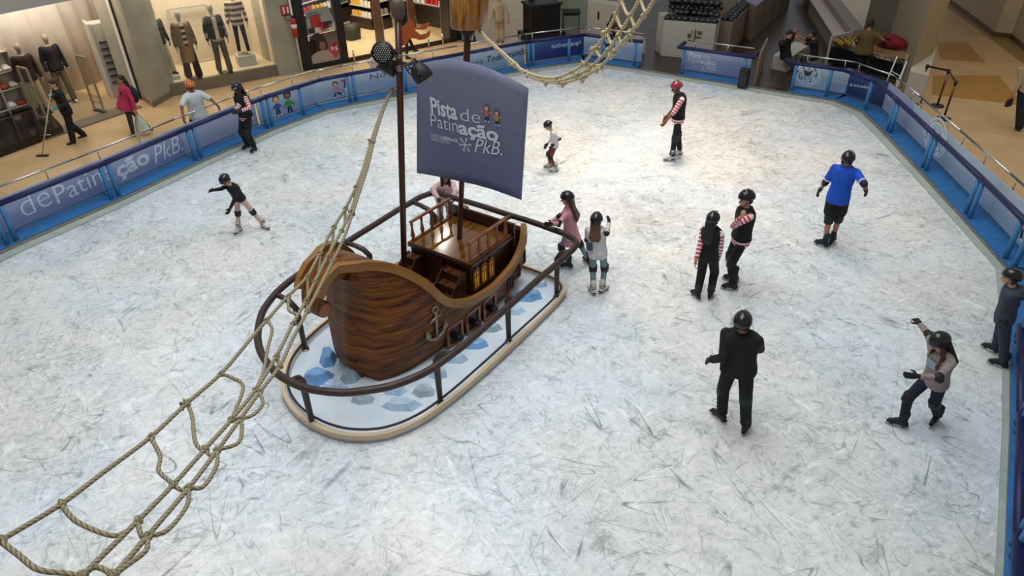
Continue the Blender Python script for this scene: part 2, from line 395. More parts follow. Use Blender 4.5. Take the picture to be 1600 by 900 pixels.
def strip(name, a, b, z0, z1, m):
    mb = MB()
    for i in range(len(a)-1):
        mb.prism([V(*a[i], z0), V(*a[i+1], z0), V(*b[i+1], z0), V(*b[i], z0)], (0, 0, z1-z0))
    o = mb.build(name, m); tag(o, kind='structure'); return o
strip('trim_1', offset(FL, [-e-.02 for e in EDGE]), offset(FL, [-e*.42 for e in EDGE]), -.03, .03, RUBBER)
strip('trim_2', offset(FL, [-e*.42 for e in EDGE]), offset(FL, .0), -.03, .045, KERB)
WOODF = wood('dark_walnut_boards', '#2a2019', '#463428', .35, scale=1.2, planks=5, coat=.1)
poly_floor('floor', [g2(905, 88), g2(1000, 112), g2(1240, 152), g2(1345, 172), g2(1392, 118), g2(1330, 40), g2(1270, -60), g2(985, -60), g2(930, 30)], .0, WOODF, th=.03)
# ------------------------------------------------------------ rink barrier modules
PR_LAV = print_mat('banner_lavender_blue', '#a8aec2', '#7182b0', '#919bbb')
PR_LAV2 = print_mat('banner_soft_lavender', '#a5acc0', '#8f9bb9', '#9aa4be')
PR_WHT = print_mat('banner_icy_white', '#b3bfca', '#86a3c4', '#a2b2c4')
PR_DRK = print_mat('banner_deep_blue', '#5a78a8', '#16306e', '#2c4c8c', along=.6)
PR_NAV = print_mat('banner_navy', '#2d4680', '#1c2c5c', None)
def seg_dirs(A, B):
    A = V(*A); B = V(*B); d = nrm(B-A); n = V(-d[1], d[0]); return A, B, d, n
PANEL_OFF, PZ0, PZ1 = .42, .11, .79
def barrier(A, B, pm, label, posts=(0., 1.), panel=(0., 1.), rail_ext=(0, 0), handrail=True, split=None, ext=(0, 0), pad_back=False, low_pad=False):
    A3, B3, d, n = seg_dirs(A, B); Lg = np.linalg.norm(B3-A3)
    t = thing('rink_barrier', label, 'barrier', (*((A3+B3)/2), 0), 'barrier modules around the rink')
    d3 = V(*d, 0); n3 = V(*n, 0); A3 = V(*A3, 0); P = lambda s, o, z: A3+d3*s+n3*o+V(0, 0, z)
    mb = MB(); mb.prism([P(0, -.03, -.02), P(Lg, -.03, -.02), P(Lg+ext[1], PANEL_OFF+.05, -.02), P(-ext[0], PANEL_OFF+.05, -.02)], (0, 0, .085)); mb.build('base_floor', BLUEF, t)
    for q in posts:
        s = min(max(q*Lg, .085), Lg-.085)
        mb = MB(); mb.tube([P(s, .03, .05), P(s, .03, .82)], .047, 12); mb.tube([P(s, .03, .05), P(s, .03, .07)], .062, 12); mb.build('padded_post', BLUE, t)
    mb = MB(); mb.tube([P(-rail_ext[0], .03, .85), P(Lg*.5, .03, .852), P(Lg+rail_ext[1], .03, .85)], .062, 12, flat=.85)
    if pad_back:
        for s in (-rail_ext[0], Lg+rail_ext[1]): mb.tube([P(s, .03, .85), P(s, PANEL_OFF+.12, .87)], .058, 12)
    mb.build('padded_rail', NAVY, t)
    if low_pad: MB().tube([P(0, -.0, .31), P(Lg, .0, .31)], .055, 12).build('lower_padded_rail', NAVY, t)
    p0, p1 = panel[0]*Lg-ext[0], panel[1]*Lg+ext[1]; q0 = P(p0, PANEL_OFF, PZ0); q1 = P(p1, PANEL_OFF, PZ0)
    mb = MB(); h = V(0, 0, PZ1-PZ0); th = n3*.02
    mb.add([q0, q1, q1+h, q0+h, q0+th, q1+th, q1+h+th, q0+h+th], [(0, 1, 2, 3), (5, 4, 7, 6), (0, 4, 5, 1), (2, 6, 7, 3), (0, 3, 7, 4), (1, 5, 6, 2)], [[(0, 0), (1, 0), (1, 1), (0, 1)]]*6, False)
    pan = mb.build('printed_panel', pm, t)
    mb = MB(); mb.bar(P(p0, PANEL_OFF-.012, .115), P(p1, PANEL_OFF-.012, .115), .03, .03); mb.build('lower_bar', STEEL, t)
    if handrail:
        mb = MB(); mb.tube([P(p0, PANEL_OFF+.07, .97), P(p1, PANEL_OFF+.07, .97)], .022, 10)
        for s in np.arange(.25, p1-p0, 1.0): mb.tube([P(p0+s, PANEL_OFF+.07, .72), P(p0+s, PANEL_OFF+.07, .97)], .014, 8)
        mb.build('handrail', STEEL, t)
    t['_'] = 0; del t['_']
    return dict(t=t, pan=pan, P0=P(0, PANEL_OFF, 0), n=-n3, d=d3, P=P, L=Lg)
def panel_text(b, txt, a, c, top, m, weight=0., shear=0., name='lettering', parent=None):
    A = on_plane(*a, b['P0'], b['n']); B = on_plane(*c, b['P0'], b['n']); T = on_plane(*top, b['P0'], b['n'])
    cap = max(.03, (T-A)[2]*.98); mb = MB(); letter(mb, txt, A, B, UP, cap, b['n'], weight, shear); return mb.build(name, m, parent or b['pan'])
def cartoon_child(b, x, y, hpx, shirt, hair, pose=0, name='printed_child', parent=None, trousers='#141a30', skin='#d09a78', flip=1):
    """a small printed figure of a child: flat shapes on the banner"""
    foot = on_plane(x, y, b['P0'], b['n']); head = on_plane(x, y-hpx, b['P0'], b['n']); s = np.linalg.norm(head-foot); e = b['d']*flip; n = b['n']
    o = bpy.data.objects  # noqa
    mb = MB()
    def disc(cx, cz, rx, rz, k, lift):
        mb.cur = k; c = foot+e*cx*s+UP*cz*s+n*lift; vs = [c+e*rx*s*math.cos(a)+UP*rz*s*math.sin(a) for a in np.linspace(0, 2*math.pi, 17)[:-1]]
        mb.add(vs, [tuple(range(16))], None, False)
    def limb(p, q, w, k, lift):
        mb.cur = k; p = np.array(p)*s; q = np.array(q)*s; dd = nrm(q-p); pp = V(-dd[1], dd[0])*w*s
        mb.add([foot+e*a[0]+UP*a[1]+n*lift for a in (p+pp, p-pp, q-pp*.8, q+pp*.8)], [(0, 1, 2, 3)], None, False)
    if pose == 0: arms = [((-.12, .55), (-.26, .36)), ((.12, .55), (.26, .36))]; legs = [((-.06, .3), (-.08, .02)), ((.06, .3), (.09, .02))]
    elif pose == 1: arms = [((-.1, .56), (-.34, .55)), ((.1, .56), (.34, .58))]; legs = [((-.05, .3), (-.12, .02)), ((.05, .3), (.14, .04))]
    else: arms = [((-.1, .56), (-.32, .48)), ((.1, .56), (.36, .50))]; legs = [((-.03, .32), (-.22, .02)), ((.05, .3), (.36, .12))]
    for a in legs: limb(*a, .055, 2, .005)
    for a in legs: disc(a[1][0]+.03, a[1][1], .07, .035, 4, .0055)
    for a in arms: limb(*a, .045, 0, .0052)
    for a in arms: disc(a[1][0], a[1][1], .04, .04, 3, .0056)
    disc(0, .45, .14, .17, 0, .006)
    disc(0, .83, .19, .19, 1, .0062); disc(0, .78, .14, .15, 3, .0066)
    disc(-.05, .80, .018, .022, 4, .007); disc(.05, .80, .018, .022, 4, .007); disc(0, .72, .04, .012, 5, .007)
    P_ = lambda nm, c: mat('print_'+nm+c, c, .5, var=.03)
    mb.build(name, [P_('ink', shirt), P_('hair', hair), P_('trouser', trousers), P_('skin', skin), P_('white', '#e8e8ee'), P_('mouth', '#8a2a2a')], parent or b['pan'])
def round_art(b, x, y, w, hgt):
    """the printed map of a round rink with a small ship in it"""
    c = on_plane(x, y, b['P0'], b['n']); e = b['d']; n = b['n']; mb = MB()
    def ring(cx, cz, r0, r1, k, lift, sq=.8):
        mb.cur = k; vs = []
        for a in np.linspace(0, 2*math.pi, 25)[:-1]:
            for r in (r0, r1): vs.append(c+e*(cx+r*math.cos(a))+UP*(cz+r*sq*math.sin(a))+n*lift)
        mb.add(vs, [(2*i, 2*i+1, (2*i+3) % 48, (2*i+2) % 48) for i in range(24)], None, False)
    ring(0, 0, w*.30, w*.34, 0, .004); ring(0, 0, w*.22, w*.25, 0, .0045); ring(w*.18, -hgt*.12, w*.18, w*.21, 0, .005); ring(-w*.2, -hgt*.1, w*.16, w*.185, 0, .0052); ring(0, -hgt*.2, w*.2, w*.23, 0, .0054)
    mb.cur = 1; mb.add([c+e*a+UP*z+n*.007 for a, z in ((-w*.1, .02), (-w*.13, .12), (-w*.04, .08), (w*.05, .08), (w*.12, .13), (w*.09, .0), (w*.03, -.05), (-w*.05, -.05))], [tuple(range(8))], None, False)
    mb.cur = 2
    for i in range(14):
        a = rnd.uniform(0, 6.28); r = rnd.uniform(.2, .48)*w; p = c+e*r*math.cos(a)+UP*r*.62*math.sin(a)*hgt/w+n*.0065
        mb.add([p+e*.018, p+UP*.05, p-e*.018, p-UP*.05], [(0, 1, 2, 3)], None, False)
    mb.build('printed_map', [mat('print_pale_ring', '#c8d4e4', .5), mat('print_ship_brown', '#3a2c2a', .5), mat('print_tiny_figures', '#1d2b55', .5)], b['pan'])
BR = {}
BR['L0'] = barrier(FL[0], FL[1], PR_LAV2, 'blue and navy rink barrier module just outside the left edge of the picture')
BR['L1'] = barrier(FL[1], FL[2], PR_LAV, 'rink barrier at the left edge, showing the big white letter a')
BR['L2'] = barrier(FL[2], FL[3], PR_LAV, 'rink barrier whose lavender banner reads de Patin in big white letters')
BR['L3'] = barrier(FL[3], FL[4], PR_LAV, 'rink barrier whose banner ends in the words ção PkB. in white')
BR['L4'] = barrier(FL[4], FL[5], PR_LAV2, 'plain lavender rink barrier between the orange-helmet man and the striped attendant')
BR['L5'] = barrier(FL[5], FL[6], PR_WHT, 'rink barrier with two printed children in blue and green jumpers', posts=(0, .62), ext=(0, .1))
BR['L6'] = barrier(FL[6], FL[7], PR_WHT, 'short rink barrier with two small printed skating children', posts=(1.,), ext=(.1, 0))
BR['L7'] = barrier(FL[7], FL[8], PR_WHT, 'pale rink barrier reading No gelo, behind the first mast', posts=(0,))
BR['L8'] = barrier(FL[8], FL[9], PR_WHT, 'pale rink barrier mostly hidden by the top of the sail', posts=(0,))
BR['L9'] = barrier(FL[9], FL[10], PR_WHT, 'pale rink barrier reading chega Todo mundo in black', posts=(0, 1))
BR['L10'] = barrier(FL[10], FL[11], PR_DRK, 'deep blue rink barrier with the small white shopping centre name', posts=(0, .72), ext=(0, .3))
BR['B0'] = barrier(FL[11], FL[12], PR_WHT, 'pale rink barrier with round map print behind the hanging rope net', posts=(.35, 1.), rail_ext=(0, .12), ext=(.3, 0))
BR['B1'] = barrier(FL[13], FL[14], PR_LAV, 'free-standing rink barrier section between the two rink entrances', rail_ext=(.1, .12), pad_back=True, handrail=True)
BR['B2'] = barrier(FL[15], FL[16], PR_WHT, 'rink barrier with a printed ship map in front of the bench and repair table', posts=(0, .78), rail_ext=(.1, 0), ext=(0, .2), handrail=True)
BR['R0'] = barrier(FL[16], FL[17], PR_NAV, 'navy rink barrier at the far right corner with a party slogan', posts=(1.,), ext=(.2, .12))
BR['R1'] = barrier(FL[17], FL[18], PR_LAV2, 'grey lavender rink barrier next to the far right corner, thin white ladder behind', posts=(1.,), ext=(.1, 0))
BR['R2'] = barrier(FL[18], FL[19], PR_WHT, 'right-hand rink barrier with a large round map print and dark ship', posts=(0, 1.))
BR['R3'] = barrier(FL[19], FL[20], PR_WHT, 'right-hand rink barrier of plain icy blue, above the boy in the blue shirt', posts=(0, 1.))
BR['R4'] = barrier(FL[20], FL[21], PR_WHT, 'right-hand rink barrier with a printed child in a pink jumper', posts=(0, .85))
BR['R5'] = barrier(FL[21], FL[22], PR_LAV, 'right-hand rink barrier that the boy in the grey hoodie leans on')
BR['R6'] = barrier(FL[22], FL[23], PR_LAV, 'rink barrier on the lower right edge, beyond the girl with raised arm', low_pad=True)
BR['R7'] = barrier(FL[23], FL[24], PR_LAV, 'rink barrier in the bottom right corner of the picture', low_pad=True)
BR['R8'] = barrier(FL[24], FL[25], PR_LAV, 'rink barrier below the bottom right corner, out of the picture', low_pad=True)
T = panel_text
BLKL = mat('black_vinyl_lettering', '#1b2440', .5)
T(BR['L1'], 'a', (-22, 372), (30, 351), (30, 318+8), WHITEL, .03)
T(BR['L2'], 'de', (38, 341), (83, 318), (38, 300), WHITEL, -.012)
T(BR['L2'], 'Patin', (91, 319), (162, 284), (82, 291), WHITEL, -.004)
T(BR['L2'], 'a', (166, 283), (181, 277), (166, 256), WHITEL, .0)
T(BR['L3'], 'ção', (185, 278), (235, 252), (182, 254), WHITEL, .028)
T(BR['L3'], 'PkB.', (243, 256), (287, 234), (241, 228), WHITEL, -.005, .3)
T(BR['L7'], 'No gelo', (579, 125), (640, 110), (579, 116), BLKL, -.006)
T(BR['L9'], 'chega', (722, 106), (755, 99), (722, 97), BLKL, -.01)
T(BR['L9'], 'Todo mundo', (761, 98), (823, 83), (761, 88), BLKL, .008, .2)
T(BR['L10'], 'ParkShopping', (862, 76), (893, 70), (862, 70), WHITEL, .01)
T(BR['L10'], 'Bangú', (888, 73), (907, 68), (888, 67), WHITEL, .01)
T(BR['B1'], 'Pista', (1076, 90), (1096, 92), (1076, 81), WHITEL, .03)
T(BR['B1'], 'de', (1098, 92), (1110, 94), (1098, 83), WHITEL, -.01)
T(BR['B1'], 'Patin', (1075, 97), (1094, 99), (1075, 89), WHITEL, .0)
T(BR['B1'], 'ação', (1094, 99), (1118, 102), (1094, 91), WHITEL, .03)
T(BR['B1'], 'PkB.', (1103, 109), (1119, 111), (1103, 101), WHITEL, .0, .3)
T(BR['R0'], 'da brincadeira', (1327, 134), (1360, 139), (1327, 129), WHITEL, .02)
T(BR['B2'], 'Tudo faz parte', (1296, 127), (1325, 132), (1296, 122), WHITEL, .02)
T(BR['R1'], 'BE WOW', (1373, 143), (1392, 160), (1373, 136), WHITEL, .02)
cartoon_child(BR['L5'], 436, 181, 33, '#1f52a4', '#6a4a3a', 0, trousers='#18204a')
cartoon_child(BR['L5'], 454, 177, 36, '#3a9a4c', '#2c1a18', 0, trousers='#141a30', skin='#7a4a34')
cartoon_child(BR['L6'], 527, 152, 25, '#c58aa8', '#2a1c22', 2)
cartoon_child(BR['L6'], 541, 138, 24, '#a8243c', '#7a4a34', 1)
round_art(BR['B0'], 950, 72, 1.1, .8)
round_art(BR['B2'], 1262, 116, 1.0, .8); round_art(BR['R2'], 1462, 213, 1.5, .8)
cartoon_child(BR['B2'], 1336, 131, 22, '#6a2a3c', '#a83040', 2)
cartoon_child(BR['R4'], 1590, 372, 56, '#c46a7c', '#4a3026', 1)
cartoon_child(BR['B1'], 1098, 112, 10, '#a0b4d0', '#a0b4d0', 2, trousers='#a0b4d0', skin='#a0b4d0')
# ------------------------------------------------------------ the ship on its island
SO = V(-1.478, 8.612, 0); SU = V(.5798, .8147, 0); SV = V(.8147, -.5798, 0)
W = lambda u, v, z: SO+SU*u+SV*v+UP*z
HULL = wood('varnished_hull_planks', '#3d1f0b', '#8a531f', .42, scale=2.6, planks=8.5, coat=0, spec=.22)
GOLD = wood('ochre_trim_wood', '#7f5422', '#976930', .45, scale=.8, coat=.25)
DARKW = wood('dark_mahogany', '#1f0d07', '#3f2012', .35, scale=1.6, coat=.35)
DECKW = wood('glossy_deck_boards', '#4a2b12', '#83561f', .1, axis='X', scale=1.2, planks=6, coat=.8)
REDW = wood('red_brown_baluster_wood', '#6b3513', '#a06227', .3, scale=2.5, coat=.4)
MASTW = wood('mast_wood', '#2c140c', '#532818', .35, scale=2.0, coat=.2)
RAILM = mat('dark_brown_wrapped_rail', '#33231d', .5, var=.2, scale=14, bump=.25, bscale=50)
SILV = mat('weathered_silver', '#8d867c', .4, .7, .3, 30)
isl = thing('ship_island', 'oval white island with beige kerb under the pirate ship', 'platform', W(0, 0, 0))
OUTL = [(-2.01, -.72), (-2.25, -.38), (-2.38, .1), (-2.35, .61), (-2.2, .96), (-1.95, 1.24), (-1.53, 1.42), (-1.0, 1.48), (-.23, 1.50), (.8, 1.49), (1.75, 1.47), (2.05, 1.42), (2.22, 1.25), (2.28, .9), (2.27, -.5), (2.22, -1.0), (2.05, -1.2), (1.6, -1.28), (-.5, -1.26), (-1.2, -1.16), (-1.66, -1.0)]
def smooth_loop(pts, k=2):
    pts = [np.array(p, float) for p in pts]
    for _ in range(k):
        q = []
        for i in range(len(pts)):
            a, b = pts[i], pts[(i+1) % len(pts)]; q += [a*.75+b*.25, a*.25+b*.75]
        pts = q
    return pts
ol = smooth_loop(OUTL, 2); n_ = len(ol)
ol = [p+nrm(p-V(0, .1))*.05 for p in ol]
mb = MB(); mb.prism([W(p[0], p[1], .0) for p in ol], (0, 0, .05)); mb.build('snow_bed', mat('white_blue_snow', '#c9d6e0', .8, var=.1, scale=2.5, bump=.4, bscale=6), isl)
cen = V(0, .1); mb = MB()
inn = [p-nrm(p-cen)*.055 for p in ol]
mb.loft([[W(*ol[i], .0), W(*ol[i], .13), W(*inn[i], .13), W(*inn[i], .03)] for i in list(range(n_))+[0]], cap=False); mb.build('kerb', mat('beige_kerb', '#d2bb9a', .6, var=.07, scale=3), isl)
# blocks of painted ice lying on the snow
IB = [mat('painted_ice_blue', '#78a6d8', .5, var=.3, scale=5), mat('painted_ice_pale', '#abc4dc', .5, var=.25, scale=5), mat('painted_ice_grey', '#9fb4c2', .5, var=.25, scale=5)]
def ice_block(px, py, sx, sy, sz, rz, k, where, pts=0):
    c = G(px, py, .05); r2 = random.Random(int(px*7+py)); vs = []
    n = 6
    t = MB(); lo = []; hi = []
    for i in range(n):
        a = 2*math.pi*i/n+rz; q = r2.uniform(.8, 1.1)
        lo.append(c+V(math.cos(a)*sx*q, math.sin(a)*sy*q, -.008)); hi.append(c+V(math.cos(a)*sx*q*.62, math.sin(a)*sy*q*.62, sz*r2.uniform(.75, 1.1)))
    t.loft([lo, hi]); o = t.build('ice_block', IB[k]); tag(o, where, 'ice block', 'painted ice blocks round the ship'); return o
for a in [(513, 562, .15, .22, .16, .3, 0, 'bright blue ice block at the ship stem'), (497, 592, .26, .16, .14, .6, 0, 'blue ice block on the snow in front of the bow'),
          (523, 606, .18, .15, .10, 1.1, 1, 'pale blue ice block just below the bright blue one'), (549, 590, .15, .17, .15, .2, 2, 'grey ice block half under the bow'),
          (566, 626, .2, .1, .08, .4, 2, 'low greyish ice block beneath the front rail'), (625, 634, .3, .14, .10, .1, 1, 'long pale blue ice block near the front kerb'),
          (618, 611, .22, .12, .08, .9, 1, 'pale ice block behind the front rail below the hull'), (663, 612, .2, .13, .08, 1.3, 2, 'greyish ice block between rail and kerb'),
          (684, 585, .18, .14, .1, .5, 1, 'ice block beside the second rail post'), (711, 562, .22, .12, .09, 1.0, 1, 'ice block below the first cannon'),
          (742, 540, .24, .12, .1, .8, 0, 'ice block below the second cannon'), (766, 514, .2, .12, .1, .9, 2, 'ice block below the third cannon'),
          (801, 486, .24, .13, .09, .9, 1, 'ice block right of the third rail post'), (826, 464, .27, .2, .1, .7, 0, 'large blue ice block beside the stern'), (842, 445, .16, .12, .08, .4, 1, 'small ice block at the stern corner of the island')]:
    ice_block(*a)
# handrail around the ship
RL = [(-1.09, -1.48), (-1.6, -1.30), (-1.95, -1.05), (-2.37, -.55), (-2.58, .1), (-2.52, .68), (-2.24, 1.14), (-1.78, 1.50), (-1.2, 1.63), (-.14, 1.62), (1.21, 1.58), (2.10, 1.58), (2.30, 1.46), (2.40, 1.1), (2.43, 0), (2.42, -1.3), (2.38, -1.58), (2.2, -1.68), (1.7, -1.68), (.4, -1.62)]
rl = smooth_loop(RL, 2)
rt = thing('ship_handrail', 'dark brown padded handrail looping round the pirate ship', 'handrail', W(0, 0, 0))
mb = MB(); mb.tube([W(*p, .95+.004*math.sin(i*1.7)) for i, p in enumerate(rl)], .05, 12, closed=True); mb.build('top_rail', RAILM, rt)
ll = [p-nrm(p-cen)*.10 for p in ol]
mb = MB(); mb.tube([W(*p, .15) for p in ll], .017, 8, closed=True); mb.build('lower_rail', RAILM, rt)
for (pu, pv) in [(-2.37, .27), (-1.13, 1.40), (.47, 1.40), (1.86, 1.38), (2.2, .0), (-1.36, -1.02), (.3, -1.2), (1.9, -1.18)]:
    q = min(rl, key=lambda p: abs((p-V(pu, pv))@V(-nrm(V(pu, pv)-cen)[1], nrm(V(pu, pv)-cen)[0]))+(0 if (p-cen)@(V(pu, pv)-cen) > 0 else 99)) if abs(pu) > 2 else min(rl, key=lambda p: abs(p[0]-pu)+(0 if p[1]*pv > 0 else 99))
    mb = MB(); mb.tube([W(pu, pv, .03), W(pu, pv, .5), W(pu, pv, .80), W(*(V(pu, pv)*.75+q*.25), .89), W(*(V(pu, pv)*.4+q*.6), .93), W(*q, .95)], [.036, .042, .048, .046, .042, .042], 10)
    p_ = mb.build('post', RAILM, rt)
    mb = MB(); mb.tube([W(pu, pv, .045), W(pu, pv, .07)], .06, 12); mb.tube([W(pu, pv, .06), W(pu, pv, .16)], .026, 10); mb.build('steel_foot', STEEL, p_)
# ---- ship
ship = thing('pirate_ship', 'brown wooden pirate ship model with curled bow, two masts and a blue sail', 'ship', W(0, 0, .05))
itp = np.interp
GU = [-1.82, -1.74, -1.5, -1.35, -1.25, -1.02, -.8, -.48, -.21, .05, .43, .95, 1.54, 1.8, 2.02]
GZ = [1.76, 1.81, 1.90, 1.93, 1.92, 1.84, 1.70, 1.34, .98, .76, .60, .52, .64, .82, 1.03]
def zsheer(u):
    return float(sum(itp(u+k, GU, GZ) for k in (-.12, -.06, 0, .06, .12))/5)
btop = lambda u: float(itp(u, [-2.1, -1.6, -1.2, -.8, -.3, .3, 1.2, 1.8, 2.1], [.2, .24, .36, .55, .74, .80, .76, .70, .66]))
ubow = lambda z: float(itp(z, [.05, .3, .5, .95, 1.4, 1.95], [-1.34, -1.43, -1.42, -1.35, -1.25, -1.27]))
ustern = lambda z: float(itp(z, [.05, .2, .4, .7, 1.1], [1.72, 1.92, 2.06, 2.12, 2.08]))
def bbody(u): return float(itp(u, [-1.46, -1.38, -1.27, -1.08, -.85, -.4, .2, .8, 1.4, 1.9, 2.12], [.17, .32, .46, .60, .69, .76, .80, .80, .78, .72, .64]))
def hull_pt(s, t, side):
    us = -1.27+s*(2.08+1.27); zs = zsheer(us); z = .05+(zs-.05)*t
    u = ubow(z)+(ustern(min(z, 1.1))-ubow(z))*s
    b = bbody(u if s > .02 else -1.46); w = min(max((z-.85)/1.0, 0), 1); w = w*w*(3-2*w)
    b = b*(1-w)+btop(us)*w; b *= float(itp(z, [.05, .25, .5], [.86, .96, 1.0]))
    if s > .9: b *= 1-.10*((s-.9)/.1)**2
    return u, b*side, z
S_ = list(np.linspace(0, 1, 49)**1.15); T_ = np.linspace(0, 1, 15)
ring = lambda t: [W(*hull_pt(s, t, 1)) for s in reversed(S_)]+[W(*hull_pt(s, t, -1)) for s in S_]
def grid(mb, rows, uvf, sm=True):
    n = len(rows[0]); fs = []; uv = []
    for i in range(len(rows)-1):
        for k in range(n-1):
            fs.append((i*n+k, i*n+k+1, (i+1)*n+k+1, (i+1)*n+k)); uv.append([uvf(i, k), uvf(i, k+1), uvf(i+1, k+1), uvf(i+1, k)])
    mb.add([p for r in rows for p in r], fs, uv, sm)
mb = MB(); rows = []; n2 = len(S_)*2
rr = [ring(t) for t in T_]; rr = [r+[r[0]] for r in rr]
cl_u = lambda i, k: (abs(k-n2/2)*.075, float((rr[i][k % n2])[2])*(1+.08*math.sin(abs(k-n2/2)*.08)))
grid(mb, rr, cl_u)
hull = mb.build('hull', HULL, ship); sd = hull.modifiers.new('thickness', 'SOLIDIFY'); sd.thickness = .045; sd.offset = -1
# bow roof, lower deck
mb = MB(); rows = []
for s in np.linspace(0, .24, 9):
    a = V(*hull_pt(s, .985, 1)); b = V(*hull_pt(s, .985, -1)); rows.append([W(*(a*(1-q)+b*q+V(0, 0, .05*math.sin(math.pi*q)))) for q in np.linspace(0, 1, 7)])
grid(mb, rows, lambda i, k: (i*.1, k*.12)); o = mb.build('bow_roof', HULL, ship); q = o.modifiers.new('t', 'SOLIDIFY'); q.thickness = .03
mb = MB(); us = np.linspace(-.62, 2.0, 14); mb.prism([W(u, bbody(u)-.05, .44) for u in us]+[W(u, -bbody(u)+.05, .44) for u in us[::-1]], (0, 0, .04)); mb.build('main_deck', DECKW, ship)
mb = MB(); mb.prism([W(-.6, -.64, .44), W(-.6, .64, .44), W(-.6, .5, 1.3), W(-.6, -.5, 1.3)], SU*.03); mb.build('bow_bulkhead', DARKW, ship)
# trim along the sheer, both sides
def rectsweep(mb, path, w, h, lat):
    rings = []
    for i, p in enumerate(path):
        d = nrm(path[min(i+1, len(path)-1)]-path[max(i-1, 0)]); l = nrm(lat-d*(lat@d)); q = nrm(np.cross(l, d)); q = q if q[2] > 0 or abs(d[2]) > .8 else -q
        rings.append((p, l, q))
    out = []; pq = None
    for p, l, q in rings:
        if pq is not None and q@pq < 0: q = -q
        pq = q; out.append([p-l*w/2-q*h/2, p+l*w/2-q*h/2, p+l*w/2+q*h/2, p-l*w/2+q*h/2])
    mb.loft(out)
BK = [(-1.27, 1.95), (-1.46, 1.95), (-1.60, 1.91), (-1.72, 1.82), (-1.81, 1.69), (-1.85, 1.55), (-1.84, 1.43), (-1.78, 1.35), (-1.69, 1.33), (-1.62, 1.37), (-1.60, 1.45), (-1.63, 1.52), (-1.69, 1.52)]
for side in (1, -1):
    path = []
    for s in np.linspace(1, 0, 46):
        u, v, z = hull_pt(s, 1, side); path.append(W(u, v+.005*side, z+.02))
    u1, v1, z1 = hull_pt(1, 1, side); path = [W(u1+.02, v1, z1+.03)]+path
    mb = MB(); rectsweep(mb, path+[W(u, side*float(itp(i, [0, 6], [.215, .15])), z+.02) for i, (u, z) in enumerate(BK[1:5])], .085, .125, SV); mb.build('ochre_trim', GOLD, ship, bevel=.012)
# curled beak
mb = MB(); rings = []
bk = [V(u, 0, z) for u, z in BK]
bb = [V(-1.16, 0, 1.86), V(-1.26, 0, 1.92)]+bk
for i, p in enumerate(bb):
    d = nrm(bb[min(i+1, len(bb)-1)]-bb[max(i-1, 0)]); q = V(-d[2], 0, d[0]); q = -q if i < 2 or True else q
    th = float(itp(i, [0, 2, 5, 8, 14], [.24, .20, .12, .09, .07])); wd_ = float(itp(i, [0, 2, 8, 14], [.34, .21, .12, .10]))
    n_in = V(d[2], 0, -d[0])                                     # towards the inside of the curl
    c = V(-1.71, 0, 1.50); n_in = n_in if n_in@(c-p) > 0 else -n_in
    a0 = p; a1 = p+n_in*th
    rings.append([W(a0[0], -wd_, a0[2]), W(a0[0], wd_, a0[2]), W(a1[0], wd_, a1[2]), W(a1[0], -wd_, a1[2])])
mb.loft(rings, cap=True); mb.build('curled_beak', [HULL], ship, bevel=.01)
mb = MB(); cs = [W(-1.715+.10*math.cos(a), 0, 1.43+.10*math.sin(a)) for a in np.linspace(0, 2*math.pi, 20)[:-1]]
mb.prism([p-SV*.13 for p in cs], SV*.26); mb.build('beak_scroll', wood('scroll_wood', '#7c4420', '#a5673a', .4, scale=1), ship, bevel=.012)
# cabin with roof deck
CU0, CU1, CV = .63, 1.70, .62
cab = MB().box(W((CU0+CU1)/2, 0, .76), (CU1-CU0-.04, 2*CV-.04, .58), M3=np.array([SU, SV, UP]).T).build('cabin', DARKW, ship)
mb = MB(); mb.prism([W(CU0, -CV, 1.04), W(CU1, -CV, 1.04), W(CU1, CV, 1.04), W(CU0, CV, 1.04)], (0, 0, .035)); mb.build('roof_deck', DECKW, ship, bevel=.006)
mb = MB(); mb.bar(W(CU0-.012, -CV, 1.03), W(CU0-.012, CV, 1.03), .03, .05); mb.bar(W(CU0, CV+.01, 1.03), W(CU1, CV+.01, 1.03), .03, .05); mb.bar(W(CU0, -CV-.01, 1.03), W(CU1, -CV-.01, 1.03), .03, .05); mb.build('roof_edge', DARKW, ship)
mb = MB(); mb.box(W(CU1+.04, 0, .84), (.05, 1.3, .84), M3=np.array([SU, SV, UP]).T); mb.build('stern_board', DARKW, ship, bevel=.01)
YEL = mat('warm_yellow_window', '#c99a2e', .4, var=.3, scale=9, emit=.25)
def arch(c, e, n, w, h, k=10): return [c-e*w/2, c+e*w/2]+[c+e*w/2*math.cos(a)+UP*(h-w/2+w/2*math.sin(a)) for a in np.linspace(0, math.pi, k)]
def arched_window(c, e, n, w, h, glass, parent, fm=None):
    fm = fm or REDW
    mb = MB(); o_ = arch(c, e, n, w, h); i_ = [c+(p-c)*.74+UP*h*.10 for p in o_]
    rings = [[p, p+n*.025, q+n*.025, q] for p, q in zip(o_, i_)]; mb.loft(rings+[rings[0]], cap=False)
    f = mb.build('window_frame', fm, parent)
    mb = MB(); mb.prism([p+n*.002 for p in i_], n*.008); mb.build('pane', glass, f)
    mb = MB(); mb.bar(c+n*.016+UP*.03, c+n*.016+UP*(h*.9), .012, .012); mb.bar(c-e*w*.36+n*.016+UP*h*.62, c+e*w*.36+n*.016+UP*h*.62, .012, .012); mb.build('glazing_bar', fm, f)
for side in (1, -1):
    for u in (.76, .95, 1.14): arched_window(W(u, side*(CV-.02), .56), SU*side, SV*side, .15, .38, YEL, cab)
DWIN = mat('dark_window', '#1b1a1c', .2, var=.3, scale=9)
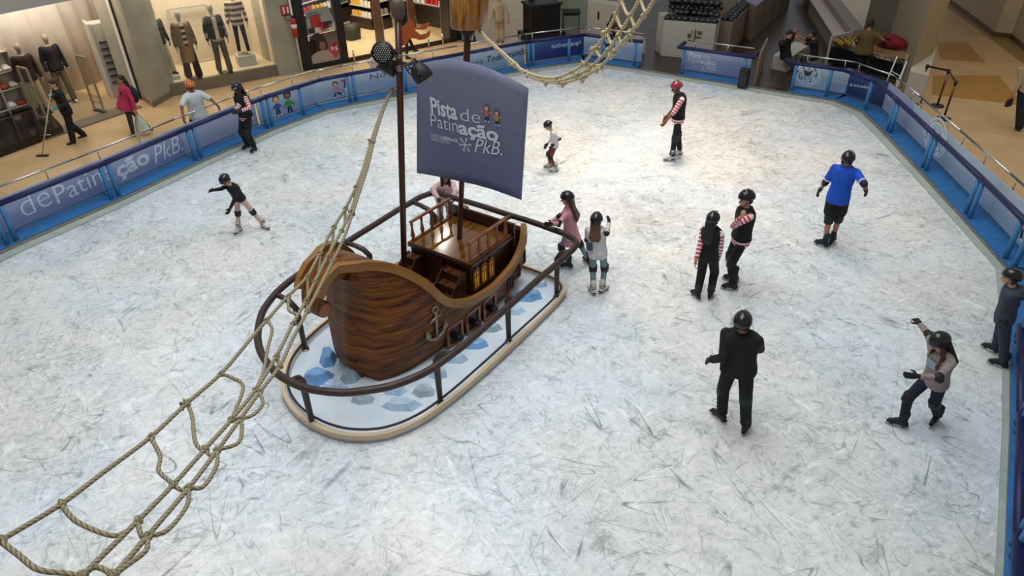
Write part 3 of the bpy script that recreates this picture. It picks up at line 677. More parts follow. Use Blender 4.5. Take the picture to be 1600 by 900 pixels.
for u, z in ((1.42, .24), (1.66, .32), (1.88, .45)):
    for side in (1, -1):
        b0 = bbody(u)*(.985 if u < 1.8 else .955)
        arched_window(W(u, side*(b0+.0), z), SU*side, SV*side, .16, .31, DWIN, hull, HULL)
# cabin door and two stairs
mb = MB(); mb.prism([W(CU0-.005, -.22, .5), W(CU0-.005, .08, .5), W(CU0-.005, .08, .98), W(CU0-.005, -.22, .98)], -SU*.03); dr = mb.build('cabin_door', wood('door_dark', '#26110a', '#3b1a10', .3, axis='Y', scale=2), cab, bevel=.005)
mb = MB(); mb.ell(W(CU0-.05, .05, .72), (.015, .015, .015)); mb.build('door_knob', SILV, dr)
for v0, v1, nm in ((.16, .54, 's'), (-.62, -.34, 'f')):
    mb = MB()
    for i, z in enumerate((.90, .755, .61)):
        u1 = CU0-.01-.14*i; mb.prism([W(u1-.15, v0, z-.03), W(u1, v0, z-.03), W(u1, v1, z-.03), W(u1-.15, v1, z-.03)], (0, 0, .03)); mb.prism([W(u1-.13, v0, .48), W(u1-.11, v0, .48), W(u1-.11, v1, .48), W(u1-.13, v1, .48)], (0, 0, z-.5))
    for v in (v0, v1-.02):
        mb.prism([W(CU0-.01, v, .48), W(CU0-.01, v, .92), W(CU0-.16, v, .92), W(CU0-.30, v, .775), W(CU0-.44, v, .63), W(CU0-.46, v, .48)], SV*.02)
    mb.build('stairs', wood('stair_wood', '#2b130b', '#5b3220', .3, scale=2.2), ship)
def baluster(mb, p, h):
    pr = [(0, .030), (.06, .030), (.1, .018), (.25, .038), (.42, .028), (.7, .016), (.88, .026), (.93, .018), (1, .028)]
    mb.tube([p+UP*h*t for t, r in pr], [r for t, r in pr], 8)
for v, h in ((CV-.05, .32), (-CV+.05, .34)):
    r0 = thing('x', None, None) if False else None
    mb = MB(); mb.bar(W(CU0+.03, v, 1.075+h), W(CU1-.06, v, 1.075+h), .045, .03); mb.bar(W(CU0+.03, v, 1.09), W(CU1-.06, v, 1.09), .04, .025); rl_ = mb.build('deck_railing', REDW, ship)
    for u in np.linspace(CU0+.06, CU1-.1, 5):
        mb = MB(); baluster(mb, W(u, v, 1.09), h-.02); mb.build('baluster', REDW, rl_)
# masts
def mast_line(b, t): return lambda z: b+(t-b)*((z-b[2])/(t[2]-b[2]))
m1 = mast_line(W(-.15, 0, 1.06), W(.28, 0, 4.63)); m2 = mast_line(W(1.14, 0, 1.06), W(1.63, 0, 4.22))
mb = MB(); mb.tube([m1(z) for z in (.46, 2, 3.5, 4.62)], .043, 12); mast1 = mb.build('front_mast', MASTW, ship)
mb = MB(); pr = [(4.55, .045), (4.60, .075), (4.66, .088), (4.74, .085), (4.79, .06), (4.80, .01)]; mb.tube([m1(z) for z, r in pr], [r for z, r in pr], 14); mb.build('mast_knob', mat('grey_brown_knob', '#54463c', .6, var=.2), mast1)
mb = MB(); mb.tube([m2(z) for z in (1.06, 2, 3.4, 5.2)], [.04, .042, .048, .05], 12); mast2 = mb.build('rear_mast', MASTW, ship)
NESTW = wood('crows_nest_staves', '#6a3a12', '#c08438', .35, axis='X', scale=3.0, planks=24)
mb = MB(); cz = 4.20; rings = []
for z, r in ((cz, .235), (cz+.02, .25), (cz+.4, .275), (cz+.8, .285), (cz+1.0, .28)): c = m2(z); rings.append([V(c[0]+r*math.cos(a), c[1]+r*math.sin(a), z) for a in np.linspace(0, 2*math.pi, 33)[:-1]])
mb.loft(rings); 
for f in range(len(mb.sm)): mb.sm[f] = True
mb.build('crows_nest', NESTW, mast2)
mb = MB(); c = m2(cz-.08); mb.tube([m2(cz-.16), m2(cz-.0)], [.07, .12], 14); mb.build('nest_bracket', DARKW, mast2)
# flag
FP = [(668, 390), (720, 405), (770, 350), (830, 308), (870, 340), (890, 420), (960, 432), (1020, 375), (1070, 372), (1130, 352), (1085, 440), (1020, 466), (900, 455), (905, 480), (985, 542), (1070, 520), (1140, 468), (1125, 560), (1050, 612), (960, 622), (890, 600), (830, 595), (785, 640), (770, 690), (668, 722)]
pf = m1(4.3); nfl = nrm(V(*(CAMP-pf)[:2], 0)+SV*1.2)
fp = [on_plane(560+(x-12)/10, y/10, pf, nfl) for x, y in FP]
mb = MB(); mb.prism([p-nfl*.006 for p in fp], nfl*.012); mb.build('flag', mat('orange_flag', '#a8501a', .6, var=.06, scale=3), mast1)
# sail
SAIL = print_mat('blue_grey_sail_print', '#74788f', '#565c82', '#666b8a', along=-.1, rough=.5)
bsdf = SAIL.node_tree.nodes['Principled BSDF']; nz = SAIL.node_tree.nodes.new('ShaderNodeTexNoise'); nz.inputs['Scale'].default_value = 14; nz.inputs['Distortion'].default_value = 1.5
bp_ = SAIL.node_tree.nodes.new('ShaderNodeBump'); bp_.inputs['Strength'].default_value = .35; bp_.inputs['Distance'].default_value = .02
SAIL.node_tree.links.new(nz.outputs['Fac'], bp_.inputs['Height']); SAIL.node_tree.links.new(bp_.outputs[0], bsdf.inputs['Normal'])
SU0 = 1.26; sp0 = W(SU0, 0, 3)
top = [(652, 104), (662, 98), (680, 94), (700, 93), (722, 95), (745, 100), (770, 109), (800, 123), (826, 138)]
bot = [(652, 270), (664, 271.5), (682, 275), (701, 279), (720, 283), (743, 288), (768, 295), (791, 303), (815, 312)]
lin_uv = lambda p: ((p-SO)@SV, p[2])
A_ = [on_plane(*p, sp0, SU) for p in top]; B_ = [on_plane(*p, sp0, SU) for p in bot]
rows = []; NR = 12
for j in range(NR+1):
    r = []
    for i in range(9):
        p = A_[i]*(1-j/NR)+B_[i]*(j/NR); s = i/8; bulge = .018*math.sin(math.pi*j/NR)*math.sin(math.pi*s)
        r.append(p-SU*bulge)
    rows.append(r)
mb = MB(); grid(mb, rows, lambda i, k: (k/8, 1-i/NR)); sail = mb.build('sail', SAIL, ship); q = sail.modifiers.new('t', 'SOLIDIFY'); q.thickness = .012; q.offset = -1 
for z in (3.35, 2.35):
    mb = MB(); mb.bar(m2(z), W(SU0+.01, 0, z), .03, .03); mb.build('sail_bracket', STEEL, mast2)
mb = MB(); a_, b_ = on_plane(653, 112, sp0+SU*.02, SU), on_plane(824, 141, sp0+SU*.02, SU)
def sail_text(txt, a, c, top_, w=0., sh=0., m=WHITEL, nm='lettering'):
    P0 = sp0-SU*.034; A = on_plane(*a, P0, SU); B = on_plane(*c, P0, SU); Tt = on_plane(*top_, P0, SU); k = (Tt-A)[2]
    mb = MB(); letter(mb, txt, A, B, UP, k, -SU, w, sh, lift=.004); return mb.build(nm, m, sail)
sail_text('Pista', (674, 176), (715, 187), (674, 152), .03); sail_text('de', (720, 188), (751, 193), (720, 168), -.012)
sail_text('Patin', (674, 197), (716, 207), (674, 177), -.008); sail_text('ação', (717, 208), (779, 221), (717, 188), .03)
sail_text('ONDE A', (674, 213), (690, 217), (674, 208), -.005); sail_text('LIBERDADE', (691, 217), (716, 223), (691, 212), .025); sail_text('SE ENCONTRA', (674, 219), (704, 226), (674, 214), -.005)
sail_text('PkB.', (742, 237), (785, 243), (742, 216), -.002, .3)
BS = dict(P0=sp0-SU*.036, n=-SU, d=SV, pan=sail)
def snowflake(b, x, y, r, m):
    c = on_plane(x, y, b['P0'], b['n']); mb = MB(); e = b['d']
    for k in range(6):
        a = k*math.pi/3+.2; dr_ = e*math.cos(a)+UP*math.sin(a); pe = -e*math.sin(a)+UP*math.cos(a)
        mb.add([c+b['n']*.005+pe*.007, c+b['n']*.005-pe*.007, c+b['n']*.005+dr_*r-pe*.006, c+b['n']*.005+dr_*r+pe*.006], [(0, 1, 2, 3)], None, False)
        for t in (.45, .72):
            for s in (1, -1):
                q = c+dr_*r*t+b['n']*.005; w = nrm(dr_+pe*s)*r*.3; mb.add([q-pe*.006, q+pe*.006, q+w+pe*.005, q+w-pe*.005], [(0, 1, 2, 3)], None, False)
    mb.build('snowflake', m, b['pan'])
snowflake(BS, 727, 226, .12, WHITEL)
cartoon_child(BS, 761, 190, 26, '#c05a64', '#5a3a30', 1); cartoon_child(BS, 777, 196, 24, '#b98a2e', '#2a2220', 1)
# anchor
def hullside(u, z, off=.0, side=1):
    w = min(max((z-.85)/1.0, 0), 1); w = w*w*(3-2*w); b = bbody(u)*(1-w)+btop(u)*w; return W(u, side*(b*float(itp(z, [.05, .25, .5], [.86, .96, 1.0]))+off), z)
an = MB(); H_ = lambda u, z: hullside(u, z, .03)
an.tube([H_(-.40, .88), H_(-.42, .43)], .022, 8); an.tube([H_(-.52, .76), H_(-.30, .80)], .018, 8)
an.tube([H_(-.405+.045*math.cos(a), .925+.045*math.sin(a)) for a in np.linspace(0, 2*math.pi, 13)[:-1]], .012, 6, closed=True)
an.tube([H_(-.42+.17*math.sin(a),   .60-.17*math.cos(a)) for a in np.linspace(-1.35, 1.35, 13)], [.012]+[.022]*11+[.012], 8)
for s in (-1, 1):
    c = V(-.42+.17*math.sin(1.3*s), .60-.17*math.cos(1.3)); an.prism([H_(c[0]-.05, c[1]-.02), H_(c[0]+.05, c[1]-.02), H_(c[0]+.01*s, c[1]+.10)], SV*.02)
an.build('anchor', SILV, ship)
# gun ports with cannons
for side in (1, -1):
    for u in (-.02, .40, .83):
        c = hullside(u, .25, .0, side); e1 = nrm(hullside(u+.1, .25, 0, side)-hullside(u-.1, .25, 0, side)); n = SV*side; w, h = .15, .17
        mb = MB()
        for a_, b_, hh in ((c-e1*w-UP*h, c+e1*w-UP*h, .035), (c-e1*w+UP*h, c+e1*w+UP*h, .035), (c-e1*w-UP*h, c-e1*w+UP*h, .035), (c+e1*w-UP*h, c+e1*w+UP*h, .035)): mb.bar(a_+n*.02, b_+n*.02, .05, hh, up=n)
        f = mb.build('gun_port', REDW, ship, bevel=.005)
        mb = MB(); mb.prism([c-e1*w-UP*h, c+e1*w-UP*h, c+e1*w+UP*h, c-e1*w+UP*h], n*.012); mb.build('port_opening', BLACK, f)
        mb = MB(); p0 = c-UP*.03; pts = [(0, .055), (.08, .05), (.11, .058), (.14, .06), (.145, .045), (.12, .035), (.05, .03)]
        mb.tube([p0+n*t for t, r in pts], [r for t, r in pts], 14, cap=True); mb.build('cannon', mat('cast_iron', '#2c2b2c', .4, .6, .2), f)
# ---- stage lights clamped to the front mast
def par_light(c, aim, r, L, label, clamp_to):
    c = np.array(c, float); d = nrm(aim); t = thing('stage_light', label, 'lamp', c, 'black stage lights on the front mast')
    mb = MB(); pr = [(-L*.5, r*.55), (-L*.42, r*.62), (-L*.1, r*.92), (L*.1, r), (L*.5, r*1.02), (L*.5, r*.93), (L*.42, r*.92)]; mb.tube([c+d*s for s, _ in pr], [q for _, q in pr], 24); mb.build('housing', DGREY, t)
    a, b = frame(d); mb = MB(); mb.tube([c+d*L*.40, c+d*L*.44], r*.93, 24); face = mb.build('face_plate', BLACK, t); mb = MB()
    for i in range(-4, 5):
        for j in range(-4, 5):
            x = (i+.5*(j % 2))*r*.21; y = j*r*.185
            if x*x+y*y < (r*.84)**2: mb.ell(c+d*L*.448+a*x+b*y, (r*.085,)*3, n=8, k=5)
    o = mb.build('led_lenses', mat('grey_led_lens', '#b9bab0', .3, 0), face); o['kind'] = 'stuff'
    mb = MB(); mb.tube([c+a*r*1.1, c+a*r*1.1-d*L*.3, c-d*L*.75+a*r*.8, c-d*L*.8, c-d*L*.75-a*r*.8, c-a*r*1.1-d*L*.3, c-a*r*1.1], .012, 8); mb.build('yoke', BLACK, t)
    mb = MB(); mb.tube([c-d*L*.8, clamp_to], .015, 8); mb.ell(clamp_to, (.05, .05, .05)); mb.build('clamp', SILV, t)
    for s in (1, -1):
        mb = MB(); mb.tube([c+a*r*s*1.0, c+a*r*s*1.2], .025, 10); mb.build('knob', BLACK, t)
    return t
mm = m1(3.98); vd = nrm(CAMP-mm)
toR = nrm(np.cross(-vd, UP))
dm = float(np.linalg.norm(m1(4.0)-CAMP))
par_light(at_dist(600, 82, dm-.12), vd*1.-toR*.22-UP*.05, .135, .16, 'round black stage light with a visible LED face on the front mast', m1(4.13))
par_light(at_dist(607, 103, dm+.1), -toR*.5-UP*.8+vd*.35, .125, .18, 'black stage light hanging just under the round LED one', m1(4.0))
par_light(at_dist(656, 112, dm-.08), toR*.45-UP*.85+vd*.1, .125, .2, 'black stage light on the right of the front mast beside the sail', m1(3.98))
mb = MB(); pts = [m1(4.02)+toR*x+UP*y+vd*.06 for x, y in ((.02, .05), (.1, .02), (.14, -.06), (.2, -.1), (.17, -.16), (.11, -.1), (.07, -.02), (.13, .04), (.19, -.03), (.24, -.06))]
mb.tube(pts, .009, 6); o = mb.build('power_cable', BLACK); tag(o, 'tangled black cable between the mast and the right-hand stage light', 'cable')
# ------------------------------------------------------------ people
def pmat(name, col, rough=.85, var=.18): return mat(name, col, rough, var=var, scale=22, bump=.25, bscale=45)
SKIN = {'light': mat('skin_light', '#d2a184', .55, var=.05), 'tan': mat('skin_tan', '#a9744f', .55, var=.05), 'brown': mat('skin_brown', '#7a4c33', .55, var=.05)}
HELM = mat('black_helmet_shell', '#0d0e10', .28, var=.1, coat=.3); HELMIN = mat('helmet_liner', '#1c1c1c', .8)
PAD = mat('black_protector_pad', '#0e0f11', .6, var=.2); BLADE = mat('skate_blade_steel', '#b9bcc0', .25, 1)
def stripe_mat(name, ca, cb, per):
    if name in _M: return _M[name]
    m = bpy.data.materials.new(name); m.use_nodes = True; _M[name] = m; N = m.node_tree.nodes; L = m.node_tree.links; b = N['Principled BSDF']
    at = N.new('ShaderNodeAttribute'); at.attribute_name = 'along'
    d = N.new('ShaderNodeMath'); d.operation = 'DIVIDE'; d.inputs[1].default_value = per; L.new(at.outputs['Fac'], d.inputs[0])
    f = N.new('ShaderNodeMath'); f.operation = 'FRACT'; L.new(d.outputs[0], f.inputs[0])
    g = N.new('ShaderNodeMath'); g.operation = 'GREATER_THAN'; g.inputs[1].default_value = .5; L.new(f.outputs[0], g.inputs[0])
    mx = N.new('ShaderNodeMixRGB'); mx.inputs[1].default_value = (*lin(ca), 1); mx.inputs[2].default_value = (*lin(cb), 1); L.new(g.outputs[0], mx.inputs[0])
    L.new(mx.outputs[0], b.inputs['Base Color']); b.inputs['Roughness'].default_value = .85; return m
STRIPE = stripe_mat('red_white_stripes', '#c9354a', '#e6dcd8', .062)
STRIPE_P = stripe_mat('pink_white_stripes', '#c98a98', '#e3d4d4', .07)
STRIPE_B = stripe_mat('dark_tan_stripes', '#3a2b30', '#b79a86', .16)
def seg_t(p, a, b):
    d = b-a; L = np.linalg.norm(d); t = np.clip((p-a)@d/(L*L), 0, 1); return t*L, np.linalg.norm(p-(a+t[:, None]*d), axis=1)
TORSO = [(-.24, .150, .112), (-.12, .168, .125), (.02, .166, .122), (.2, .150, .112), (.4, .146, .108), (.6, .160, .115), (.78, .172, .116), (.9, .165, .104), (.97, .125, .085), (1.02, .07, .065)]
def torso_rings(sp, lat0, lat1, S, k=1.0, add=0.0, t0=-.24, t1=1.02, n=20, flare=0.0, zig=0.0, fat=1.0):
    a, b = sp; rings = []; ts = sorted(set([t0, t1]+[t for t, _, _ in TORSO if t0 < t < t1]+([-.24] if t0 < -.24 else []))); tt = [q[0] for q in TORSO]
    L = b-a; d = nrm(L)
    for i, t in enumerate(ts):
        c = a+L*t
        q = min(max(t, 0), 1); lt = nrm(lat0*(1-q)+lat1*q); dp = nrm(np.cross(lt, d)); lt = nrm(np.cross(d, dp))
        rx = np.interp(t, tt, [r[1] for r in TORSO])*S*k*fat+add; ry = np.interp(t, tt, [r[2] for r in TORSO])*S*k*fat+add
        if t < -.1: rx += flare*(-t); ry += flare*(-t)
        rg = []
        for j in range(n):
            an = 2*math.pi*j/n; cx, sy = math.cos(an), math.sin(an)
            px = abs(cx)**.85*(1 if cx > 0 else -1); py = abs(sy)**.85*(1 if sy > 0 else -1)
            z = (.03 if (i == 0 and zig and j % 2) else 0)*zig
            rg.append(c+lt*rx*px+dp*ry*py+d*z)
        rings.append(rg)
    return rings
def ik(h, k, l1, l2, pole):
    d = k-h; D = np.linalg.norm(d); dn = d/D
    if D >= (l1+l2)*.998: return h+d*(l1/(l1+l2))
    x = (l1*l1-l2*l2+D*D)/(2*D); y = math.sqrt(max(l1*l1-x*x, 0)); p = pole-dn*(pole@dn); return h+dn*x+nrm(p)*y
def on_sphere(px, py, c, r, s):
    d = nrm(ray(px, py)); oc = CAMP-c; b = oc@d; q = b*b-(oc@oc-r*r)
    if q < 0: p = CAMP-d*b; return c+nrm(p-c)*r
    t = -b-math.sqrt(q) if s > 0 else -b+math.sqrt(q); return CAMP+d*t
def hand_shapes(mb, w, d, pn, S, curl=.5, r=.0095, side=1):
    """palm, five separate fingers; w wrist, d hand direction, pn palm side normal"""
    d = nrm(d); pn = nrm(pn-d*(pn@d)); x = np.cross(d, pn)*side; k = S
    mb.ell(w+d*.045*k, (.036*k+r*.4, .052*k, .015*k+r*.5), M3=np.array([x, d, pn]).T)
    mb.capsule(w-d*.02*k, w+d*.02*k, .024*k+r*.3, .026*k+r*.3)
    for i, (o, L) in enumerate(((-.028, .066), (-.010, .076), (.009, .071), (.027, .056))):
        b = w+d*.085*k+x*o*k; spread = x*o*1.6
        p1 = b+nrm(d+spread+pn*curl*.6)*L*.45*k; p2 = p1+nrm(d*(1-curl*.7)+pn*curl*1.3+spread)*L*.33*k; p3 = p2+nrm(d*(1-curl*1.3)+pn*curl*1.6)*L*.27*k
        mb.capsule(w+d*.06*k+x*o*k*.9, b, r*1.15, r*1.1, 8, 3); mb.capsule(b, p1, r*1.08, r, 8, 3); mb.capsule(p1, p2, r, r*.92, 8, 3); mb.capsule(p2, p3, r*.92, r*.82, 8, 3)
    t0 = w+d*.022*k-x*.03*k; t1 = t0+nrm(d*.75-x*.75+pn*.25)*.04*k; t2 = t1+nrm(d*.95-x*.25+pn*.4)*.032*k
    mb.capsule(t0+x*.012*k, t1, r*1.45, r*1.1, 8, 3); mb.capsule(t1, t2, r*1.1, r*.9, 8, 3)
def person(label, a, H, feet, pel, neck, head, armL, armR, *, skin='tan', ha=None, hpitch=.25, toe=(None, None), dn=0., dp=0., dh=None, sha=None,
           top=None, bottom=None, helmet=HELM, hair=None, shoes='skate', gloves=True, kneepads=True, elbowpads=False, base=None, shoe_m=None, floor_z=0., fat=1.0, zl=(0, 0), extra=None, kneepole=None, tl=.295, vox=1.0):
    S = H/1.75; HS = .42+.58*S; lz = .115*(.6+.4*S) if shoes == 'skate' else .075*S
    gp = [None if f is None else G(f[0], f[1], floor_z+z) for f, z in zip(feet, zl)] if base is None else [V(*b, floor_z) for b in base]
    bs = (gp[0]+gp[1])/2; w = V(bs[0]-CAMP[0], bs[1]-CAMP[1], 0); w = nrm(w); rt = V(w[1], -w[0], 0)
    fdir = lambda q: -w*math.cos(math.radians(q))+rt*math.sin(math.radians(q))
    f = fdir(a); lat = V(-f[1], f[0], 0); fs = fdir(a if sha is None else sha); lats = V(-fs[1], fs[0], 0)
    PL = lambda p, d: on_plane(p[0], p[1], bs-w*d, w)
    P = PL(pel, dp) if len(pel) == 2 else np.array(pel); Nk = PL(neck, dn); P = Nk+nrm(P-Nk)*min(np.linalg.norm(P-Nk), tl*H); sp = (P, Nk); sd = nrm(Nk-P)
    Hd = PL(head, dn if dh is None else dh); Hd = Hd-(Hd-Nk)*.10
    LT = .245*H; LS = .235*H
    tz = [nrm(fdir(a if t is None else t)) for t in toe]
    hips = [P+lat*.085*S-UP*.01, P-lat*.085*S-UP*.01]; ank = [gp[i]+UP*lz-tz[i]*.03*S for i in (0, 1)]
    kn = [ik(hips[i], ank[i], LT, LS, nrm((f if kneepole is None else fdir(kneepole[i]))+tz[i]*.5)) for i in (0, 1)]
    shd = [Nk-sd*.068*S+lats*.163*S*fat**.5, Nk-sd*.068*S-lats*.163*S*fat**.5]
    el, wr = [], []
    for i, A in enumerate((armL, armR)):
        if A is None: e = shd[i]-UP*.27*S+f*.03*S+lats*(.04 if i == 0 else -.04)*S; k = e-UP*.20*S+f*.14*S
        else:
            e = on_sphere(A[0], A[1], shd[i], .285*S, A[2]); k = on_sphere(A[3], A[4], e, .25*S, A[5])
        el.append(e); wr.append(k)

    root = thing('person', label, 'person', (bs[0], bs[1], floor_z))
    v = .009*max(S, .8)*vox
    # ---- body: one continuous surface
    B = MB(); B.loft(torso_rings(sp, lat, lats, S, .93, t0=-.18, fat=fat)); B.capsule(Nk-sd*.06*S, Hd-UP*.02, .052*S, .05*HS)
    hf = fdir(a if ha is None else ha); hu = nrm(UP*math.cos(hpitch)+hf*math.sin(hpitch)); hf2 = nrm(hf-hu*(hf@hu)); hl = np.cross(hu, hf2); HM = np.array([hl, hf2, hu]).T
    hp = lambda x, y, z: Hd+HM@V(x, y, z)*HS
    B.ell(hp(0, -.01, .02), V(.076, .095, .10)*HS, HM, 18, 12); B.ell(hp(0, .022, -.05), V(.058, .066, .066)*HS, HM); B.ell(hp(0, .066, -.092), V(.026, .022, .02)*HS, HM)
    B.capsule(hp(0, .086, .0), hp(0, .108, -.036), .010*HS, .017*HS, 8, 3)
    for s in (-1, 1): B.ell(hp(.077*s, -.005, -.02), V(.012, .02, .032)*HS, HM); B.ell(hp(.034*s, .062, -.035), V(.026, .02, .022)*HS, HM)
    for i in (0, 1):
        s = 1 if i == 0 else -1
        B.capsule(shd[i], el[i], .046*S*fat**.5, .037*S, 10); B.capsule(el[i], wr[i], .037*S, .025*S, 10)
        lg = .7 if (bottom and (bottom if isinstance(bottom, dict) else bottom[0]).get('leg', .95) > .9) else 1.0
        B.capsule(hips[i]+UP*.02, kn[i], .078*S*fat**.5*lg, .052*S*lg, 12); B.capsule(kn[i], ank[i], .052*S*lg, .036*S*lg, 12)
        cf = kn[i]*.68+ank[i]*.32-f*.016*S*lg; B.ell(cf, V(.047*lg, .047*lg, .10)*S, None)
    hands = []
    for i in (0, 1):
        d = nrm(wr[i]-el[i]); pn = nrm(-lats*(1 if i == 0 else -1)+f*.2-UP*.35); hands.append((wr[i]+d*.01, d, pn, 1 if i == 0 else -1))
        if not (gloves if isinstance(gloves, bool) else gloves[i]): hand_shapes(B, *hands[-1][:3], HS*1.05, side=hands[-1][3], r=.0105*HS)
    anyb = not all([gloves, gloves] if isinstance(gloves, bool) else gloves)
    body = remeshed(B, 'body', SKIN[skin], root, min(v, .0075*vox) if anyb else v, 3)
    mb = MB(); 
    for s in (-1, 1): mb.ell(hp(.032*s, .083, .002), V(.012, .008, .008)*HS, HM, 8, 6)
    mb.build('eyes', mat('dark_eyes', '#1d1410', .3), body)
    mb = MB(); mb.ell(hp(0, .089, -.066), V(.022, .007, .006)*HS, HM, 8, 6); mb.build('mouth', mat('lips', '#8f4a42', .5), body)
    mb = MB()
    for s in (-1, 1): mb.capsule(hp(.018*s, .088, .022), hp(.046*s, .080, .024), .0045*HS, .004*HS, 6, 2)
    mb.build('eyebrows', mat('eyebrow_hair', '#2a1a12', .8), body)
    # ---- hair
    if hair:
        hm = mat('hair_'+hair['c'], hair['c'], .55, var=.35, bump=.5, bscale=80) if True else None
        h_ = MB(); h_.ell(hp(0, -.022, .034), V(.085, .098, .10)*HS, HM, 16, 10)
        for s in (-1, 1): h_.ell(hp(.06*s, -.04, -.02), V(.03, .055, .06)*HS, HM)
        if hair.get('long'):
            L = hair['long']*S; bk = -fs; out = hair.get('out', .05)
            for k in np.linspace(-1, 1, 5):
                p0 = hp(.055*k, -.085, -.01); p1 = Nk+bk*(.09*S+out*.3)+lats*.06*k*S+UP*.0; p2 = Nk+bk*(.12*S+out)+lats*(.08*k)*S-sd*L*.6; p3 = Nk+bk*(.12*S+out*.8)+lats*.06*k*S-sd*L
                h_.capsule(p0, p1, .035*HS, .035*HS, 8, 3); h_.capsule(p1, p2, .035*HS, .034*HS, 8, 3); h_.capsule(p2, p3, .034*HS, .012*HS, 8, 3)
            if hair.get('front'):
                for s in (-1, 1):
                    p0 = hp(.075*s, .01, -.03); p1 = Nk+lats*.085*(-s)*-1*S+fs*.06*S-sd*.03; p1 = Nk+lats*.085*s*S+fs*.07*S; p2 = p1-sd*hair['front']*S+fs*.06*S
                    h_.capsule(p0, p1, .03*HS, .032*HS, 8, 3); h_.capsule(p1, p2, .034*HS, .014*HS, 8, 3)
        if hair.get('bun'): h_.ell(hp(0, -.12, .01), V(.05, .045, .05)*HS, HM)
        remeshed(h_, 'hair', hm, root, .011*vox, 3)
    # ---- shirt, jumper, coat
    def sleeves(mb, frac, r0, r1, k0=1.0):
        for i in (0, 1):
            L1 = np.linalg.norm(el[i]-shd[i]); L2 = np.linalg.norm(wr[i]-el[i]); L = (L1+L2)*frac
            if L <= L1*1.0: mb.capsule(shd[i], shd[i]+(el[i]-shd[i])*L/L1, r0*S, r1*S, 12)
            else: mb.capsule(shd[i], el[i], r0*S, (r0*.45+r1*.55)*S, 12); mb.capsule(el[i], el[i]+(wr[i]-el[i])*(L-L1)/L2, (r0*.45+r1*.55)*S, r1*S, 12)
    def top_piece(T):
        mb = MB(); add = T.get('add', .012)*S; mb.loft(torso_rings(sp, lat, lats, S, 1.0, add, T.get('hem', -.24), T.get('neck', 1.03), flare=T.get('flare', 0.), fat=fat))
        if T.get('sleeve', .95) > 0: sleeves(mb, T.get('sleeve', .95), T.get('r0', .062), T.get('r1', .042))
        if T.get('hood'): mb.ell(Nk-fs*.10*S-sd*.02*S, V(.12, .075, .07)*S, np.array([lats, fs, UP]).T)
        attr = None
        if T.get('stripe'):
            def attr(co):
                best = np.full(len(co), 1e9); val = np.zeros(len(co))
                for i in (0, 1):
                    for (p, q, off) in ((shd[i], el[i], 0.), (el[i], wr[i], np.linalg.norm(el[i]-shd[i]))):
                        t, dd = seg_t(co, p, q); dd = dd-.055*S; m = dd < best; best[m] = dd[m]; val[m] = t[m]+off+.3
                t = (co-P)@sd; base_ = P+np.clip(t, -.3, .6)[:, None]*sd; q = co-base_; dd = np.sqrt(((q@lats)/1.5)**2+(q@fs)**2)-.12*S
                m = dd < best-.0; val[m] = t[m]+2.; return val
        return remeshed(mb, T['name'], T['m'], root, v, T.get('sm', 5), attr)
    tp = None
    for T in (top if isinstance(top, list) else [top] if top else []):
        if T.get('vest'):
            mb = MB(); mb.loft(torso_rings(sp, lat, lats, S, 1.0, T.get('add', .026)*S, T.get('hem', -.08), 1.035, n=28, zig=T.get('zig', 1.3), fat=fat)); mb.smooth = True
            for k in range(len(mb.sm)): mb.sm[k] = True
            mb.build(T['name'], T['m'], root)
        else: tp = top_piece(T)
    # ---- trousers, shorts, skirt
    for T in (bottom if isinstance(bottom, list) else [bottom] if bottom else []):
        mb = MB(); add = T.get('add', .01)*S; mb.loft(torso_rings(sp, lat, lats, S, .96, add, -.2, T.get('waist', .12), fat=fat)); L = T.get('leg', .95)
        for i in (0, 1):
            r0, r1, r2 = T.get('r', (.088, .064, .05)); r1 += .005; r2 += .004
            if L <= .5: mb.capsule(hips[i], hips[i]+(kn[i]-hips[i])*L*2, r0*S, r1*S*1.15, 12)
            else:
                mb.capsule(hips[i], kn[i], r0*S, r1*S, 12); e_ = kn[i]+(ank[i]-kn[i])*(L-.5)*2; mb.capsule(kn[i], e_, r1*S, r2*S, 12)
                if T.get('folds'):
                    for q in np.linspace(.15, .95, 6): c = kn[i]*(1-q)+e_*q; mb.ell(c, V(r2*1.22, r2*1.22, .018)*S)
        remeshed(mb, T['name'], T['m'], root, v, 4)
    # ---- feet
    for i in (0, 1):
        t = tz[i]; sdv = np.cross(UP, t); k = (.55+.45*S); nrmM = np.array([sdv, t, UP]).T
        tilt = zl[i] > .02
        if shoes == 'skate':
            bm_ = (shoe_m or PAD); mb = MB(); A = ank[i]
            mb.capsule(A+UP*.14*k+(-t*.01), A+UP*.0, .052*k, .048*k); mb.capsule(A-UP*.022*k-t*.035*k, A-UP*.034*k+t*.14*k, .042*k, .034*k); mb.capsule(A+UP*.02*k, A-UP*.018*k+t*.10*k, .046*k, .036*k)
            b = remeshed(mb, 'skate', bm_, root, .009*vox, 3); z0 = gp[i][2]
            c = V(A[0], A[1], 0)+t*.05*k
            mb = MB(); mb.box(c+UP*(z0+.019), (.004, .29*k, .030), M3=nrmM); mb.build('blade', BLADE, b)
            mb = MB()
            for q in (-.08, .07): mb.box(c+t*q*k+UP*(z0+.042), (.022, .05*k, .035), M3=nrmM)
            mb.box(c+UP*(z0+.06), (.05*k, .27*k, .014), M3=nrmM); mb.build('blade_holder', DGREY, b)
            mb = MB()
            for q in (.02, .06, .10): mb.tube([A+UP*q*k+V(*(math.cos(x)*sdv+math.sin(x)*t))*.053*k for x in np.linspace(0, 6.28, 15)[:-1]], .005, 6, closed=True)
            mb.build('boot_straps', BLACK if bm_ is not PAD else DGREY, b)
        else:
